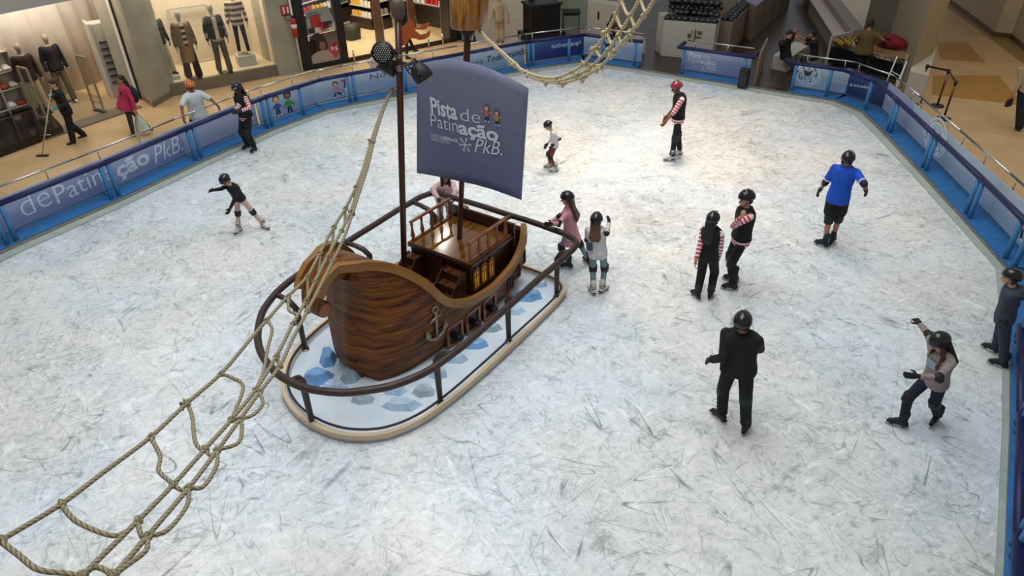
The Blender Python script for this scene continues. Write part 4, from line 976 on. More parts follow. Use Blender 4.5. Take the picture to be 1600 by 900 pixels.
            mb = MB(); A = ank[i]; mb.capsule(A-UP*.035*S-t*.03*S, A-UP*.045*S+t*.15*S, .04*S, .032*S); mb.capsule(A+UP*.01*S, A-UP*.03*S+t*.07*S, .044*S, .036*S)
            remeshed(mb, 'shoe', shoe_m or BLACK, root, .01*vox, 3)
    # ---- gloves and pads
    for i in (0, 1):
        if (gloves if isinstance(gloves, bool) else gloves[i]):
            mb = MB(); h = hands[i]; hand_shapes(mb, h[0], h[1], h[2], HS*1.08, .45, .0125*HS, h[3]); mb.capsule(h[0]-h[1]*.07*S, h[0], .036*S, .034*S)
            remeshed(mb, 'glove', PAD, root, .007*vox, 2)
        if kneepads:
            pk = MB(); kd = nrm(nrm(kn[i]-(hips[i]+ank[i])/2)*.3+f); ld = nrm(hips[i]-ank[i]); MM = np.array([np.cross(kd, ld), kd, ld]).T
            rr = .066*S+.012; pk.tube([kn[i]+ld*z*S for z in (-.075, -.06, 0, .06, .075)], [rr*.86, rr*.98, rr*1.02, rr*1.03, rr*.95], 14); pk.ell(kn[i]+kd*rr*.55, V(.055*S+.006, .035*S, .075*S), MM)
            for k in range(len(pk.sm)): pk.sm[k] = True
            pk.build('knee_pad', PAD, root)
        if elbowpads:
            pk = MB(); ld = nrm(shd[i]-wr[i]); pk.tube([el[i]+nrm(shd[i]-el[i])*.07*S, el[i], el[i]+nrm(wr[i]-el[i])*.07*S], [.05*S, .06*S, .05*S], 12); od = nrm(el[i]-(shd[i]+wr[i])/2+1e-4*f); pk.ell(el[i]+od*.03*S, V(.05, .05, .05)*S); pk.build('elbow_pad', PAD, root)
    # ---- helmet
    if helmet is not None:
        mb = MB(); n, kk = 24, 9
        for (rx, ry, rz, fl) in ((.110, .137, .126, 0), (.096, .122, .112, 1)):
            rings = []
            for q in range(kk+1):
                rg = []
                for j in range(n):
                    ph = 2*math.pi*j/n; lim = math.radians(97+13*(-math.sin(ph))-3*abs(math.cos(ph))); th = max(.03, lim*q/kk)
                    rg.append(hp(rx*math.sin(th)*math.cos(ph), -.012+ry*math.sin(th)*math.sin(ph), .028+rz*math.cos(th)))
                rings.append(rg)
            if fl == 0: o_r = rings
            else: i_r = rings
        mb.loft(o_r+i_r[::-1], cap=True)
        for k in range(len(mb.sm)): mb.sm[k] = True
        hm_ = mb.build('helmet', helmet, root)
        mb = MB()
        for (x, y) in ((-.032, .03), (.032, .03), (-.032, -.04), (.032, -.04), (0, .075)): zz = .028+.127*math.sqrt(max(0, 1-(x/.110)**2-((y)/.137)**2)); mb.ell(hp(x, y-.012, zz), V(.010, .022, .006)*HS, HM, 8, 5)
        mb.build('vents', HELMIN, hm_)
        mb = MB()
        for s in (-1, 1): mb.tube([hp(.088*s, .0, .01), hp(.078*s, .018, -.05), hp(.04*s, .04, -.108), hp(0, .05, -.122)], .0055*HS, 6)
        mb.build('chin_strap', BLACK, hm_)
    if extra: extra(dict(root=root, P=P, N=Nk, f=f, fs=fs, lat=lat, lats=lats, sd=sd, S=S, HS=HS, wr=wr, el=el, shd=shd, hp=hp, kn=kn, ank=ank, Hd=Hd, bs=bs, HM=HM, hands=hands, body=body))
    return root
J = lambda nm, name, col, **k: dict(name=name, m=pmat(nm, col), **k)
BLKF = pmat('black_fabric', '#0d0d10'); NAVYF = pmat('navy_fabric', '#15192c')
TROU = lambda m, name='trousers', **k: dict(name=name, m=m, **k)
WSK = mat('white_skate_boot', '#cfcac2', .5, var=.1)
def f_strap(D):                                                      # lanyard badge
    pass
person('child in a black jumper and pale pink leggings skating left of the ship', -50, 1.28, [(414, 358), (374, 364)], (376, 313), (361, 289), (351, 281),
       (366, 316, 1, 358, 329, 1), (346, 295, 1, 334, 297, 1), skin='light', toe=(35, -45), dn=.12, dp=-.05, ha=-55, hpitch=.75,
       top=dict(name='jumper', m=BLKF, hem=-.04, add=.016), bottom=TROU(pmat('pale_pink_leggings', '#c8a79d'), 'leggings', r=(.083, .058, .044)), shoe_m=WSK, hair=dict(c='#1d1410'))
person('small child in a white top and maroon trousers looking down, skating in the far middle', -85, 1.12, [(866.5, 269), (858.5, 262)], (867, 231), (864.5, 204), (856, 196),
       (874, 217, -1, 865, 226, 1), None, skin='light', toe=(-80, -75), dn=.0, ha=-85, hpitch=.7,
       top=J('white_cotton', 'white_top', '#c9c6c4', hem=-.14), bottom=TROU(pmat('maroon_leggings', '#6a2b38')), shoe_m=WSK, elbowpads=True, hair=dict(c='#8a5a34'))
VEST = dict(name='vest', m=BLKF, vest=True, hem=-.02)
SHIRTS = dict(name='striped_shirt', m=STRIPE, hem=-.22, stripe=True, sleeve=.62, r1=.05)
SHIRTL = dict(SHIRTS, sleeve=.95, r1=.04)
HRED = mat('red_helmet_shell', '#8a2a32', .2, var=.3, scale=14, coat=.5)
person('attendant in a red helmet, black vest and red striped sleeves skating left in the back', -75, 1.78, [(1046.6, 252), (1059, 243)], (1058, 197), (1063, 147), (1056, 136),
       (1050.5, 180, -1, 1038.5, 192, -1), None, skin='brown', toe=(-75, -60), dn=.0, hpitch=.3, helmet=HRED, gloves=False, top=[SHIRTS, VEST], bottom=TROU(BLKF, folds=True), shoe_m=WSK)
person('girl in a long pink coat and black helmet holding the handrail at the stern', -105, 1.45, [(886, 420), (917, 412)], (892, 367), (888, 325), (885.5, 309),
       (873, 349, 1, 862, 350, 1), (868, 343, -1, 858, 349, 1), skin='light', toe=(-90, -150), dn=.08, ha=-100, hpitch=.15, elbowpads=True,
       top=J('pink_coat_wool', 'long_coat', '#c98e96', hem=-.62, flare=.10, add=.016), bottom=TROU(pmat('grey_green_leggings', '#6f8a8c'), 'leggings', r=(.08, .056, .044)), hair=dict(c='#4a2c1e', long=.30))
def badge(D):
    mb = MB(); c = D['P']-D['fs']*(.15*D['S'])+D['sd']*.17*D['S']+D['lats']*.10; e = D['lats']
    mb.box(c, (.10, .012, .14), M3=np.array([e, D['fs'], D['sd']]).T); mb.build('hanging_badge', mat('navy_badge', '#33435a', .4), D['root'])
person('girl in a white t-shirt and grey green leggings seen from behind, right hand raised', 170, 1.5, [(925, 459), (942, 457)], (934, 399), (932, 355), (932, 343),
       (918, 373, -1, 924, 377, -1), (948, 364, 1, 951, 349, -1), skin='light', toe=(-150, 140), dn=0., ha=170, hpitch=.1, elbowpads=True, extra=badge,
       top=J('white_tee_cotton', 'white_shirt', '#cdcbca', hem=-.22, add=.02), bottom=TROU(pmat('grey_green_leggings', '#6f8a8c'), 'leggings', r=(.083, .058, .046)), shoe_m=WSK, hair=dict(c='#5a3a22', long=.22))
person('attendant with long black hair and striped sleeves, left one of the pair', 155, 1.57, [(1087, 466), (1109.5, 465)], (1106, 405), (1114, 356), (1114, 342),
       (1092, 391, -1, 1087, 408, -1), (1126, 388, -1, 1122, 405, -1), skin='tan', toe=(-140, 170), ha=160, hpitch=.05, gloves=False,
       top=[SHIRTL, dict(VEST, hem=-.2, zig=0)], bottom=TROU(BLKF, folds=True, r=(.095, .078, .06)), hair=dict(c='#0f0b0b', long=.25))
person('taller attendant with crossed striped arms and black vest, right one of the pair', -65, 1.76, [(1141, 453), (1143, 439)], (1155, 388), (1167, 325), (1165.5, 309),
       (1144, 354, 1, 1156, 341, 1), (1150, 352, 1, 1163, 347, -1), skin='light', toe=(-85, -90), hpitch=.2, gloves=False,
       top=[SHIRTL, VEST], bottom=TROU(BLKF, folds=True, r=(.095, .075, .06)), hair=dict(c='#2a1a12'))
def blue_x(D):
    for i in (0, 1):
        p = D['shd'][i]; q = D['el'][i]; d = nrm(q-p); mb = MB(); c = p+(q-p)*.82; mb.tube([c-d*.012, c+d*.012], .064*D['S'], 16); mb.build('white_cuff', pmat('white_trim', '#dcdde2'), D['root'])
    mb = MB(); c = D['N']-D['sd']*.005; mb.tube([c+(D['lats']*math.cos(x)*.075+D['fs']*math.sin(x)*.07)*D['S'] for x in np.linspace(0, 6.28, 17)[:-1]], .012, 8, closed=True); mb.build('white_collar', pmat('white_trim', '#dcdde2'), D['root'])
person('boy in a royal blue t-shirt and black shorts skating away', 172, 1.86, [(1284, 386), (1299, 382)], (1307, 318), (1323, 260), (1325, 248),
       (1290.5, 284, -1, 1281, 297, -1), (1350, 287, 1, 1353, 298, -1), skin='tan', toe=(-110, 165), ha=172, hpitch=.05, elbowpads=True, extra=blue_x,
       top=J('royal_blue_jersey', 'blue_shirt', '#1450bf', hem=-.24, sleeve=.42, r0=.07, r1=.062, add=.018), bottom=TROU(BLKF, 'shorts', leg=.34, r=(.10, .088, .06), add=.014), hair=dict(c='#1d1410'))
person('skater all in black seen from behind with elbows out', 178, 1.80, [(1123, 656), (1164, 674)], (1152, 592), (1160, 519), (1160, 502),
       (1130, 563, -1, 1112, 562, -1), (1187, 545, -1, 1188, 539, -1), skin='tan', toe=(-125, 170), ha=178, hpitch=.0, fat=1.18, kneepole=(-110, 175), tl=.28,
       top=dict(name='jumper', m=pmat('black_jumper', '#0b0c0f'), hem=-.16, r0=.07, r1=.05, add=.018), bottom=TROU(BLKF, folds=True, r=(.098, .074, .058)), hair=dict(c='#3a2418'))
def tee_print(D):
    c = D['P']+D['sd']*.34*D['S']+D['fs']*.155*D['S']; mb = MB(); mb.box(c, (.13, .008, .12), M3=np.array([D['lats'], D['fs'], D['sd']]).T); mb.build('card_badge', mat('blue_white_card', '#8fa0b4', .5), D['root'])
person('girl in a grey top and dark jeans with one arm thrown back, lower right', -35, 1.55, [(1459, 661), (1403, 667)], (1461, 598), (1473, 551), (1467, 533),
       (1467, 590, 1, 1436, 588, 1), (1452, 524, -1, 1438, 507, -1), skin='light', toe=(-10, -80), ha=-50, hpitch=.65, dn=.10, elbowpads=True, extra=tee_print,
       top=J('warm_grey_knit', 'grey_top', '#8d827c', hem=-.18, add=.016), bottom=TROU(NAVYF, 'jeans', r=(.092, .066, .055)), hair=dict(c='#2e1b16', long=.26, front=.22))
person('boy in a grey hoodie and tracksuit leaning on the right-hand barrier', -82, 1.52, [(1560, 574), (1548, 550)], (1567, 506), (1583, 449), (1579, 432),
       (1606, 463, -1, 1618, 480, 1), (1590, 490, -1, 1572, 500, -1), skin='light', toe=(-88, -100), ha=-85, hpitch=.1, dn=.22, dp=.12,
       top=J('charcoal_hoodie_fleece', 'hoodie', '#3b414d', hem=-.3, add=.026, hood=True, r0=.075, r1=.05), bottom=TROU(pmat('charcoal_tracksuit', '#353c49'), r=(.105, .08, .06)), hair=dict(c='#3a2418'))
person('girl in a pale pink puffer jacket leaning on the handrail, partly under the sail', 5, 1.42, [(703, 361), (687, 359)], (693, 318), (696, 286), (695, 272),
       (712, 300, 1, 706, 315, 1), (676, 296, 1, 684, 310, 1), skin='light', toe=(10, -10), ha=5, hpitch=.5, dn=.22, dp=.05,
       top=[J('pale_pink_puffer', 'puffer_jacket', '#c9a9aa', hem=-.1, add=.03, r0=.08, r1=.058), dict(name='black_vest', m=BLKF, vest=True, hem=-.15, zig=0, add=.01)], bottom=TROU(pmat('pale_legging', '#bdb4b0'), 'leggings'), hair=dict(c='#120d0d', long=.2, front=.28))
person('attendant with striped sleeves and a silver head band, beside the orange-helmet man', -50, 1.68, [(398, 238), (387, 233)], (385, 184), (375, 148), (370, 137),
       (390.5, 168, 1, 377, 173, 1), (374, 165, 1, 367, 172, 1), skin='brown', toe=(-40, -60), ha=-60, hpitch=.5, gloves=True,
       top=[SHIRTL, dict(VEST, hem=-.05)], bottom=TROU(BLKF, r=(.1, .078, .06)), hair=dict(c='#0d0a0b', long=.32, front=.1),
       extra=lambda D: MB().tube([D['hp'](.10*math.cos(x), -.005+.122*math.sin(x), .075) for x in np.linspace(.35, 2.8, 9)], .018, 8).build('silver_band', SILV, D['root']))
# ---- people on the mall floor
MZ = -.04
HOR = mat('orange_helmet_shell', '#d06a25', .3, var=.1, coat=.4)
ob = G(303, 176, .97)+V(-.30, .17, 0)
person('man in an orange helmet and white t-shirt leaning on the steel rail', 25, 1.8, None, (311, 186), (300, 144), (297, 134),
       (329, 155, 1, 339, 164, 1), (283.5, 166, 1, 286, 182, 1), skin='brown', base=[tuple(ob[:2]+V(.15, .15)), tuple(ob[:2]+V(-.1, -.12))], floor_z=MZ, ha=25, hpitch=.3, helmet=HOR, gloves=False, kneepads=False, shoes='shoe', dn=.10,
       top=J('white_shirt_cotton', 'white_shirt', '#c9ccca', hem=-.24, sleeve=.44, r0=.072, r1=.066, add=.03), bottom=TROU(BLKF), fat=1.1)
GRN = mat('green_rubber_glove', '#1f8a68', .4)
def janitor_x(D):
    for i in (0, 1):
        mb = MB(); h = D['hands'][i]; hand_shapes(mb, h[0], h[1], h[2], D['HS']*1.08, .7, .0125, h[3]); mb.capsule(h[0]-h[1]*.16, h[0], .046, .036); remeshed(mb, 'rubber_glove', GRN, D['root'], .009, 2)
person('cleaner in black with green rubber gloves walking left with a mop', -80, 1.66, [(114, 225), (131, 215)], (105, 177), (87.5, 140), (82.5, 130),
       (103, 163, 1, 90, 168, 1), (88, 152, 1, 81, 149, 1), skin='light', zl=(0, .06), floor_z=MZ, ha=-75, hpitch=.5, helmet=None, gloves=False, kneepads=False, shoes='shoe', dn=.0,
       top=J('black_uniform', 'uniform_shirt', '#101012', hem=-.3, r0=.07, r1=.055, add=.02), bottom=TROU(BLKF, r=(.1, .085, .075)), hair=dict(c='#3a1d14', bun=True), extra=janitor_x)
mp0 = G(67, 244, MZ); mp1 = on_plane(80, 140, G(105, 225, MZ)+V(-.28, -.2, 0), nrm(G(105, 225, 0)-V(*CAMP[:2], 0)))
t = thing('mop', 'long cream mop handle held by the cleaner', 'mop', mp0)
MB().tube([mp0+UP*.05, mp1], .014, 8).build('pole', mat('cream_pole', '#b8ab90', .5), t)
mb = MB(); mb.bar(mp0+V(-.14, 0, .02), mp0+V(.14, 0, .02), .08, .03); mb.build('mop_head', DGREY, t)
mm_ = mp0*.68+mp1*.32; MB().tube([mm_-V(.13, 0, 0), mm_+V(.13, 0, 0)], .01, 6).build('cross_bar', STEEL, t)
def woman_x(D):
    mb = MB(); c = D['N']-D['fs']*.2-D['sd']*.28; mb.ell(c, (.17, .12, .22), np.array([D['lats'], D['fs'], UP]).T); remeshed(mb, 'backpack', pmat('purple_black_nylon', '#1b1626'), D['root'], .015, 3)
    mb = MB()
    for s in (-1, 1): mb.tube([D['N']+D['lats']*.11*s-D['sd']*.04-D['fs']*.12, D['N']+D['lats']*.115*s+UP*.015, D['N']+D['lats']*.12*s+D['fs']*.13-D['sd']*.15, D['N']+D['lats']*.15*s-D['sd']*.36], .018, 6, flat=.5)
    mb.build('backpack_straps', pmat('purple_black_nylon', '#1b1626'), D['root'])
    mb = MB(); mb.loft(torso_rings((D['P'], D['N']), D['lat'], D['lats'], 1, .95, .005, -.1, .95)); 
w_ = person('woman in a bright pink jacket with a backpack walking left on the mall floor', -82, 1.62, [(208, 214), (234, 206)], (197, 172), (194, 133), (188.5, 124),
       (208, 158, -1, 211, 171, -1), (186, 160, -1, 182, 172, 1), skin='tan', zl=(0, .05), floor_z=MZ, ha=-78, hpitch=.05, helmet=None, gloves=False, kneepads=False, shoes='shoe', extra=woman_x, fat=1.08,
       top=J('raspberry_pink_fabric', 'pink_jacket', '#b02c50', hem=-.3, r0=.07, r1=.052, add=.022, flare=.1), bottom=TROU(pmat('dark_denim', '#27303c'), 'jeans'), hair=dict(c='#17100f', long=.12, out=0))
bp = on_plane(211.5, 174, w_.location, nrm(V(*w_.location)-V(0, 0, 0)*1.0)*V(1, 1, 0))
rr = []
for z, wx, wy in ((0, .02, .02), (-.10, .05, .04), (-.3, .15, .08), (-.5, .2, .11), (-.56, .19, .10)): rr.append([bp+V(.10*(-z), 0, z)+V(math.cos(x)*wx, math.sin(x)*wy, 0) for x in np.linspace(0, 6.28, 13)[:-1]])
mb = MB(); mb.loft(rr); o = remeshed(mb, 'carrier_bag', mat('white_plastic_film', '#b9c4b4', .35, var=.1, bump=.4, bscale=18), None, .02, 3); tag(o, 'whitish plastic carrier bag in the hand of the pink-jacket woman', 'bag')
person('person in a long cream outfit seen from behind at the top edge of the picture', 178, 1.68, [(778, 66), (785, 66)], (780, 33), (780, 4), (780, -6),
       (768, 22, 1, 766, 38, 1), (792, 20, 1, 795, 36, 1), skin='tan', floor_z=MZ, helmet=None, gloves=False, kneepads=False, shoes='shoe', vox=1.8,
       top=J('cream_knit', 'cream_top', '#a99674', hem=-.3, add=.03, r0=.075, r1=.06), bottom=TROU(pmat('cream_trousers', '#a3906f'), r=(.11, .095, .085), add=.02), hair=dict(c='#17100f'))
person('person in a red top walking behind the rear mast', -90, 1.65, [(741, 66), (727, 64)], (728, 34), (724, -4), (723, -14), None, None, skin='tan', floor_z=MZ, helmet=None, gloves=False, kneepads=False, shoes='shoe', vox=1.8,
       top=J('red_top_fabric', 'red_top', '#9c2336', hem=-.3, add=.03), bottom=TROU(BLKF), hair=dict(c='#17100f'))
person('person in black trousers passing behind the orange flag', 60, 1.7, [(637, 92), (648, 80)], (636, 54), (627, 20), (625, 11), None, None, skin='tan', floor_z=MZ, helmet=None, gloves=False, kneepads=False, shoes='shoe', vox=1.8,
       top=J('black_top_fabric', 'black_top', '#131316', hem=-.3, add=.02), bottom=TROU(BLKF), hair=dict(c='#17100f'))
person('child in a white top at the barrier, left of the round stage light', 10, 1.08, [(582, 139), (588, 139)], (584, 106), (584, 90), (584, 80), (592, 98, 1, 600, 96, 1), (576, 98, 1, 583, 104, 1), skin='tan', floor_z=MZ, helmet=None, gloves=False, kneepads=False, shoes='shoe', vox=1.8,
       top=J('white_child_top', 'white_top', '#c7b9ae', hem=-.2, add=.02), bottom=TROU(BLKF), hair=dict(c='#17100f'))
def seat_person(*a, **k): return person(*a, **k)
person('dark-haired person bent over on the bench behind the hanging rope net', 60, 1.6, [(975, 78), (978, 74)], (953, 52), (958, 34), (961, 24), (968, 44, 1, 980, 50, 1), (952, 44, 1, 965, 52, 1), skin='tan', floor_z=MZ, ha=70, hpitch=.7, helmet=None, gloves=False, kneepads=False, shoes='shoe', vox=1.8,
       top=J('rose_print_top', 'rose_top', '#6d4a44', hem=-.15), bottom=TROU(BLKF), hair=dict(c='#120d0d', long=.2))
person('man in a black t-shirt and khaki trousers helping someone on the white bench', -88, 1.74, [(1243, 112), (1250, 106)], (1272, 88), (1272, 62), (1269, 52), (1254, 68, 1, 1240, 55, 1), (1252, 60, 1, 1239, 51, 1), skin='tan', floor_z=MZ, ha=-90, hpitch=.1, helmet=None, gloves=False, kneepads=False, shoes='shoe', vox=1.5,
       top=J('black_tee', 'black_shirt', '#121214', hem=-.2, sleeve=.4, r1=.06), bottom=TROU(pmat('khaki_cloth', '#5e5a44')), hair=dict(c='#100c0c'))
person('seated person in black leaning forward on the white bench by the rink entrance', 40, 1.6, [(1252, 118), (1246, 122)], (1228, 94), (1226, 62), (1234, 52), (1238, 62, 1, 1242, 50, 1), (1222, 70, 1, 1234, 56, 1), skin='tan', floor_z=MZ, ha=60, hpitch=.9, helmet=None, gloves=False, kneepads=False, shoes='shoe', vox=1.5,
       top=J('black_hoodie_fabric', 'black_hoodie', '#0e0e10', hem=-.15, add=.03), bottom=TROU(pmat('dark_grey_cloth', '#3b3732')), hair=dict(c='#100c0c'))
def olive_x(D):
    c = D['N']-D['sd']*.13-D['fs']*.142*1.02; mb = MB()
    letter(mb, 'PRODUÇÃO', c-D['lats']*-.09*1-D['sd']*.0, c-D['lats']*.09, D['sd'], .03, -D['fs'], .02, lift=.012); mb.build('back_lettering', BLACK, D['root'])
person('man in an olive shirt seen from behind at the skate repair table', 176, 1.84, [(1341, 132), (1354, 131)], (1347, 92), (1357, 48), (1361, 37), (1335, 60, 1, 1337, 66, -1), (1380, 62, 1, 1374, 66, -1), skin='tan', floor_z=MZ, helmet=None, gloves=False, kneepads=False, shoes='shoe', vox=1.3, fat=1.25, extra=olive_x,
       top=J('olive_cotton', 'olive_shirt', '#5c4a22', hem=-.2, sleeve=.42, r0=.085, r1=.075, add=.03), bottom=TROU(BLKF), hair=dict(c='#100c0c'))
def purse(D):
    mb = MB(); c = G(1577, 160, .85); mb.box(c, (.18, .1, .2)); 
person('person in a beige top and black trousers walking at the right edge', -150, 1.76, [(1590, 204), (1612, 190)], (1604, 146), (1606, 104), (1607, 92), (1594, 128, 1, 1581, 152, 1), None, skin='tan', zl=(0, .1), floor_z=MZ, helmet=None, gloves=False, kneepads=False, shoes='shoe', vox=1.2,
       top=J('beige_knit', 'beige_top', '#a08d6c', hem=-.2, add=.03, r0=.075), bottom=TROU(BLKF, r=(.11, .1, .09)), shoe_m=mat('brown_shoe', '#4a2c22', .5), hair=dict(c='#2a1a12'))
pc = G(1577, 160, .55); mb = MB(); mb.box(pc, (.22, .10, .20), rz=.5, taper=.7); o = mb.build('handbag', mat('dark_purple_leather', '#221722', .4), None, bevel=.02); tag(o, 'small dark handbag carried by the person at the right edge', 'bag')
# ------------------------------------------------------------ shop fronts and columns on the left
MZ_ = -.04
P2 = lambda x, y, z=MZ_: G(x, y, z)
def struct(mb, name, m, bevel=0): o = mb.build(name, m, bevel=bevel); tag(o, kind='structure'); return o
def block(pts, z0, z1): return MB().prism([V(p[0], p[1], z0) for p in pts], (0, 0, z1-z0))
def toward(p, d, k): return V(p[0], p[1], 0)+V(*d)*k
HT = 4.2
# concrete column between the two windows, second column further right
a, b = P2(239, 168), P2(277, 146); n = nrm(V(-(b-a)[1], (b-a)[0], 0)); d = nrm(b-a)
cl_ = P2(220, 153); c1 = block([a, b, b+n*1.3, cl_+n*.5, cl_], MZ_, HT); struct(c1, 'trim_3', CONC)
struct(block([a-n*.03-d*.02, b-n*.03+d*.02, b+n*1.3, cl_+n*.5-d*.03, cl_-d*.03], MZ_, .12), 'trim_4', STONE)
a2, b2 = P2(437, 119), P2(470, 112); d2 = nrm(b2-a2); n2_ = V(-d2[1], d2[0], 0)
struct(block([a2, b2, b2+n2_*1.2, a2+n2_*1.2], MZ_, HT), 'trim_5', CONC)
# window display between them
w0, w1 = P2(268, 151), P2(437, 118); dw = nrm(w1-w0); nw = V(-dw[1], dw[0], 0)
struct(block([w0, w1, w1+nw*.12, w0+nw*.12], MZ_, .30), 'trim_6', STONE)
struct(block([w0+nw*.1, w1+nw*.1, w1+nw*2.3, w0+nw*2.3], .26, .30), 'floor', mat('cream_platform', '#cbb694', .35, var=.04))
struct(block([w0+nw*2.1-dw*.5, w1+nw*2.1+dw*.6, w1+nw*2.2+dw*.6, w0+nw*2.2-dw*.5], .0, HT), 'wall_window_display', CREAMW)
struct(block([w1+nw*.1-dw*.05, w1+dw*.02+nw*.1, w1+nw*2.2+dw*.02, w1+nw*2.2-dw*.05], .3, HT), 'wall_display_side', CREAMW)
for i, (q0, q1) in enumerate(((0, .30), (.305, .62), (.625, 1.))):
    A = w0*(1-q0)+w1*q0; B = w0*(1-q1)+w1*q1; mb = block([A+nw*.05, B+nw*.05, B+nw*.062, A+nw*.062], .30, HT); o = struct(mb, 'window_%d' % (i+1), GLASS)
# big store on the left
s0, s1 = P2(-70, 268), P2(222, 168); ds = nrm(s1-s0); ns = V(-ds[1], ds[0], 0)
struct(block([s0-ns*.0, s1-ns*.0, s1+ns*.55, s0+ns*.55], MZ_, .0), 'trim_7', STONE)
struct(block([s0+ns*.55, s1+ns*.55, s1+ns*5, s0+ns*5], MZ_, -.005), 'floor', mat('greige_store_floor', '#9a8565', .3, var=.08, scale=.8))
bw0, bw1 = P2(88, 156), P2(178, 117); db = nrm(bw1-bw0); nb = V(-db[1], db[0], 0)
rows = []
for j in range(2): rows.append([bw0-db*4+db*k*.12+nb*(.05*math.sin(k*1.3)+.04*math.sin(k*.7+1))+UP*(0 if j == 0 else HT) for k in range(75)])
mb = MB(); grid(mb, rows, lambda i, k: (k*.12, i*HT)); o = struct(mb, 'wall_store_back', FABW); q = o.modifiers.new('t', 'SOLIDIFY'); q.thickness = .03
struct(block([bw0+nb*.5-db*5, bw1+nb*.5+db*3, bw1+nb*.6+db*3, bw0+nb*.6-db*5], MZ_, HT), 'wall_store_rear', BEIGEW)
f0 = s0+UP*0; struct(block([s0-ds*6, s1, s1+ns*.35, s0-ds*6+ns*.35], 3.02, HT), 'wall_store_fascia', mat('grey_white_fascia', '#9c9a96', .5, var=.04, scale=.6))
# white unit with slats by the store entrance
u0, u1 = P2(176, 153), P2(212, 146); du = nrm(u1-u0); nu = V(-du[1], du[0], 0)
t = thing('display_unit', 'tall off-white display unit with black shelf slats beside the concrete column', 'shelf', (u0+u1)/2)
mb = block([u0, u1, u1+nu*.5, u0+nu*.5], MZ_, 2.05); mb.build('cabinet', MELA, t, bevel=.02)
mb = block([u0-du*.05-nu*.2, u0+du*.03-nu*.2, u0+du*.03+nu*.5, u0-du*.05+nu*.5], MZ_, 2.1); mb.build('end_panel', MELA, t, bevel=.02)
for k in range(7):
    z = .45+k*.19; mb = MB(); mb.bar(u0+du*.12-nu*.06+UP*z, u1-du*.06-nu*.06+UP*z, .10, .02); mb.build('slat_shelf', BLACK, t)
fr0 = P2(217, 156); mb = MB(); mb.bar(fr0, fr0+UP*HT, .05, .07); mb.cur = 1; mb.bar(fr0+ds*.06, fr0+ds*.06+UP*HT, .03, .06); struct(mb, 'trim_8', [WHITE, BLACK])
def gate(x, y, h, label):
    p = P2(x, y); t = thing('security_gate', label, 'security gate', p, 'anti-theft gates at the big store')
    mb = MB(); w = .22
    for s in (-1, 1): mb.bar(p+ns*w*s, p+ns*w*s+UP*h, .035, .05)
    mb.bar(p-ns*w+UP*h, p+ns*w+UP*h, .035, .05); mb.bar(p-ns*w+UP*.3, p+ns*w+UP*.3, .03, .04); mb.build('frame', mat('pale_gold_metal', '#a2937c', .35, .4), t)
    MB().prism([p-ns*w+ds*.005, p+ns*w+ds*.005, p+ns*w+ds*.005+UP*h, p-ns*w+ds*.005+UP*h], ds*.008).build('clear_panel', GLASS, t)
    mb = MB(); mb.bar(p-ns*w*1.1+UP*.03, p+ns*w*1.1+UP*.03, .12, .07); mb.build('foot', DGREY, t)
gate(157, 176, 1.55, 'anti-theft gate standing alone, left of the pink-jacket woman')
gate(72, 200, 1.6, 'anti-theft gate in front of the left mannequins, behind the cleaner')
# clothing shelf at the far left
k0 = P2(4, 214); t = thing('clothes_shelf', 'lit shelf unit with folded clothes at the left edge', 'shelf', k0)
e_ = ds; kb = P2(16, 186)*V(1, 1, 0)
mb = MB()
for z in (.25, .75, 1.2, 1.7): mb.box(kb+UP*z, (1.1, .34, .03), M3=np.array([e_, ns, UP]).T)
for s in (-.55, .0, .55): mb.box(kb+e_*s+UP*.95, (.03, .34, 1.6), M3=np.array([e_, ns, UP]).T)
mb.box(kb+ns*.17+UP*.95, (1.1, .02, 1.6), M3=np.array([e_, ns, UP]).T); mb.build('carcass', MELA, t)
mb = block([P2(-40, 262), P2(101, 208), P2(70, 172), P2(-60, 215)], MZ_, .16); mb.build('plinth', mat('black_gloss', '#14110f', .12), t)
cl = [('#7a2a1c', 'rust folded jumper'), ('#d6cdbf', 'cream folded jumper'), ('#31241f', 'dark brown folded jumper'), ('#8c3a22', 'orange brown folded jumper'), ('#17181c', 'black folded jumper'), ('#c9beb0', 'off-white folded jumper')]
for i, (z, s) in enumerate(((.27, -.27), (.27, .27), (.77, -.27), (.77, .27), (1.22, -.27), (1.22, .27))):
    for j in range(2):
        cc, nm = cl[(i+j*2) % 6]; p = kb+e_*(s+.12*(j*2-1))-ns*.03+UP*(z+.07)
        mb = MB(); mb.ell(p+UP*.0, V(.11, .11, .085)); mb.box(p-UP*.03, (.21, .26, .07), M3=np.array([e_, ns, UP]).T); o = remeshed(mb, 'folded_jumper', pmat('knit_'+cc, cc), None, .02, 3)
        tag(o, nm+' on the %s shelf of the unit at the left edge' % ('bottom', 'middle', 'top')[i//2], 'jumper', 'folded jumpers on the shelf unit')
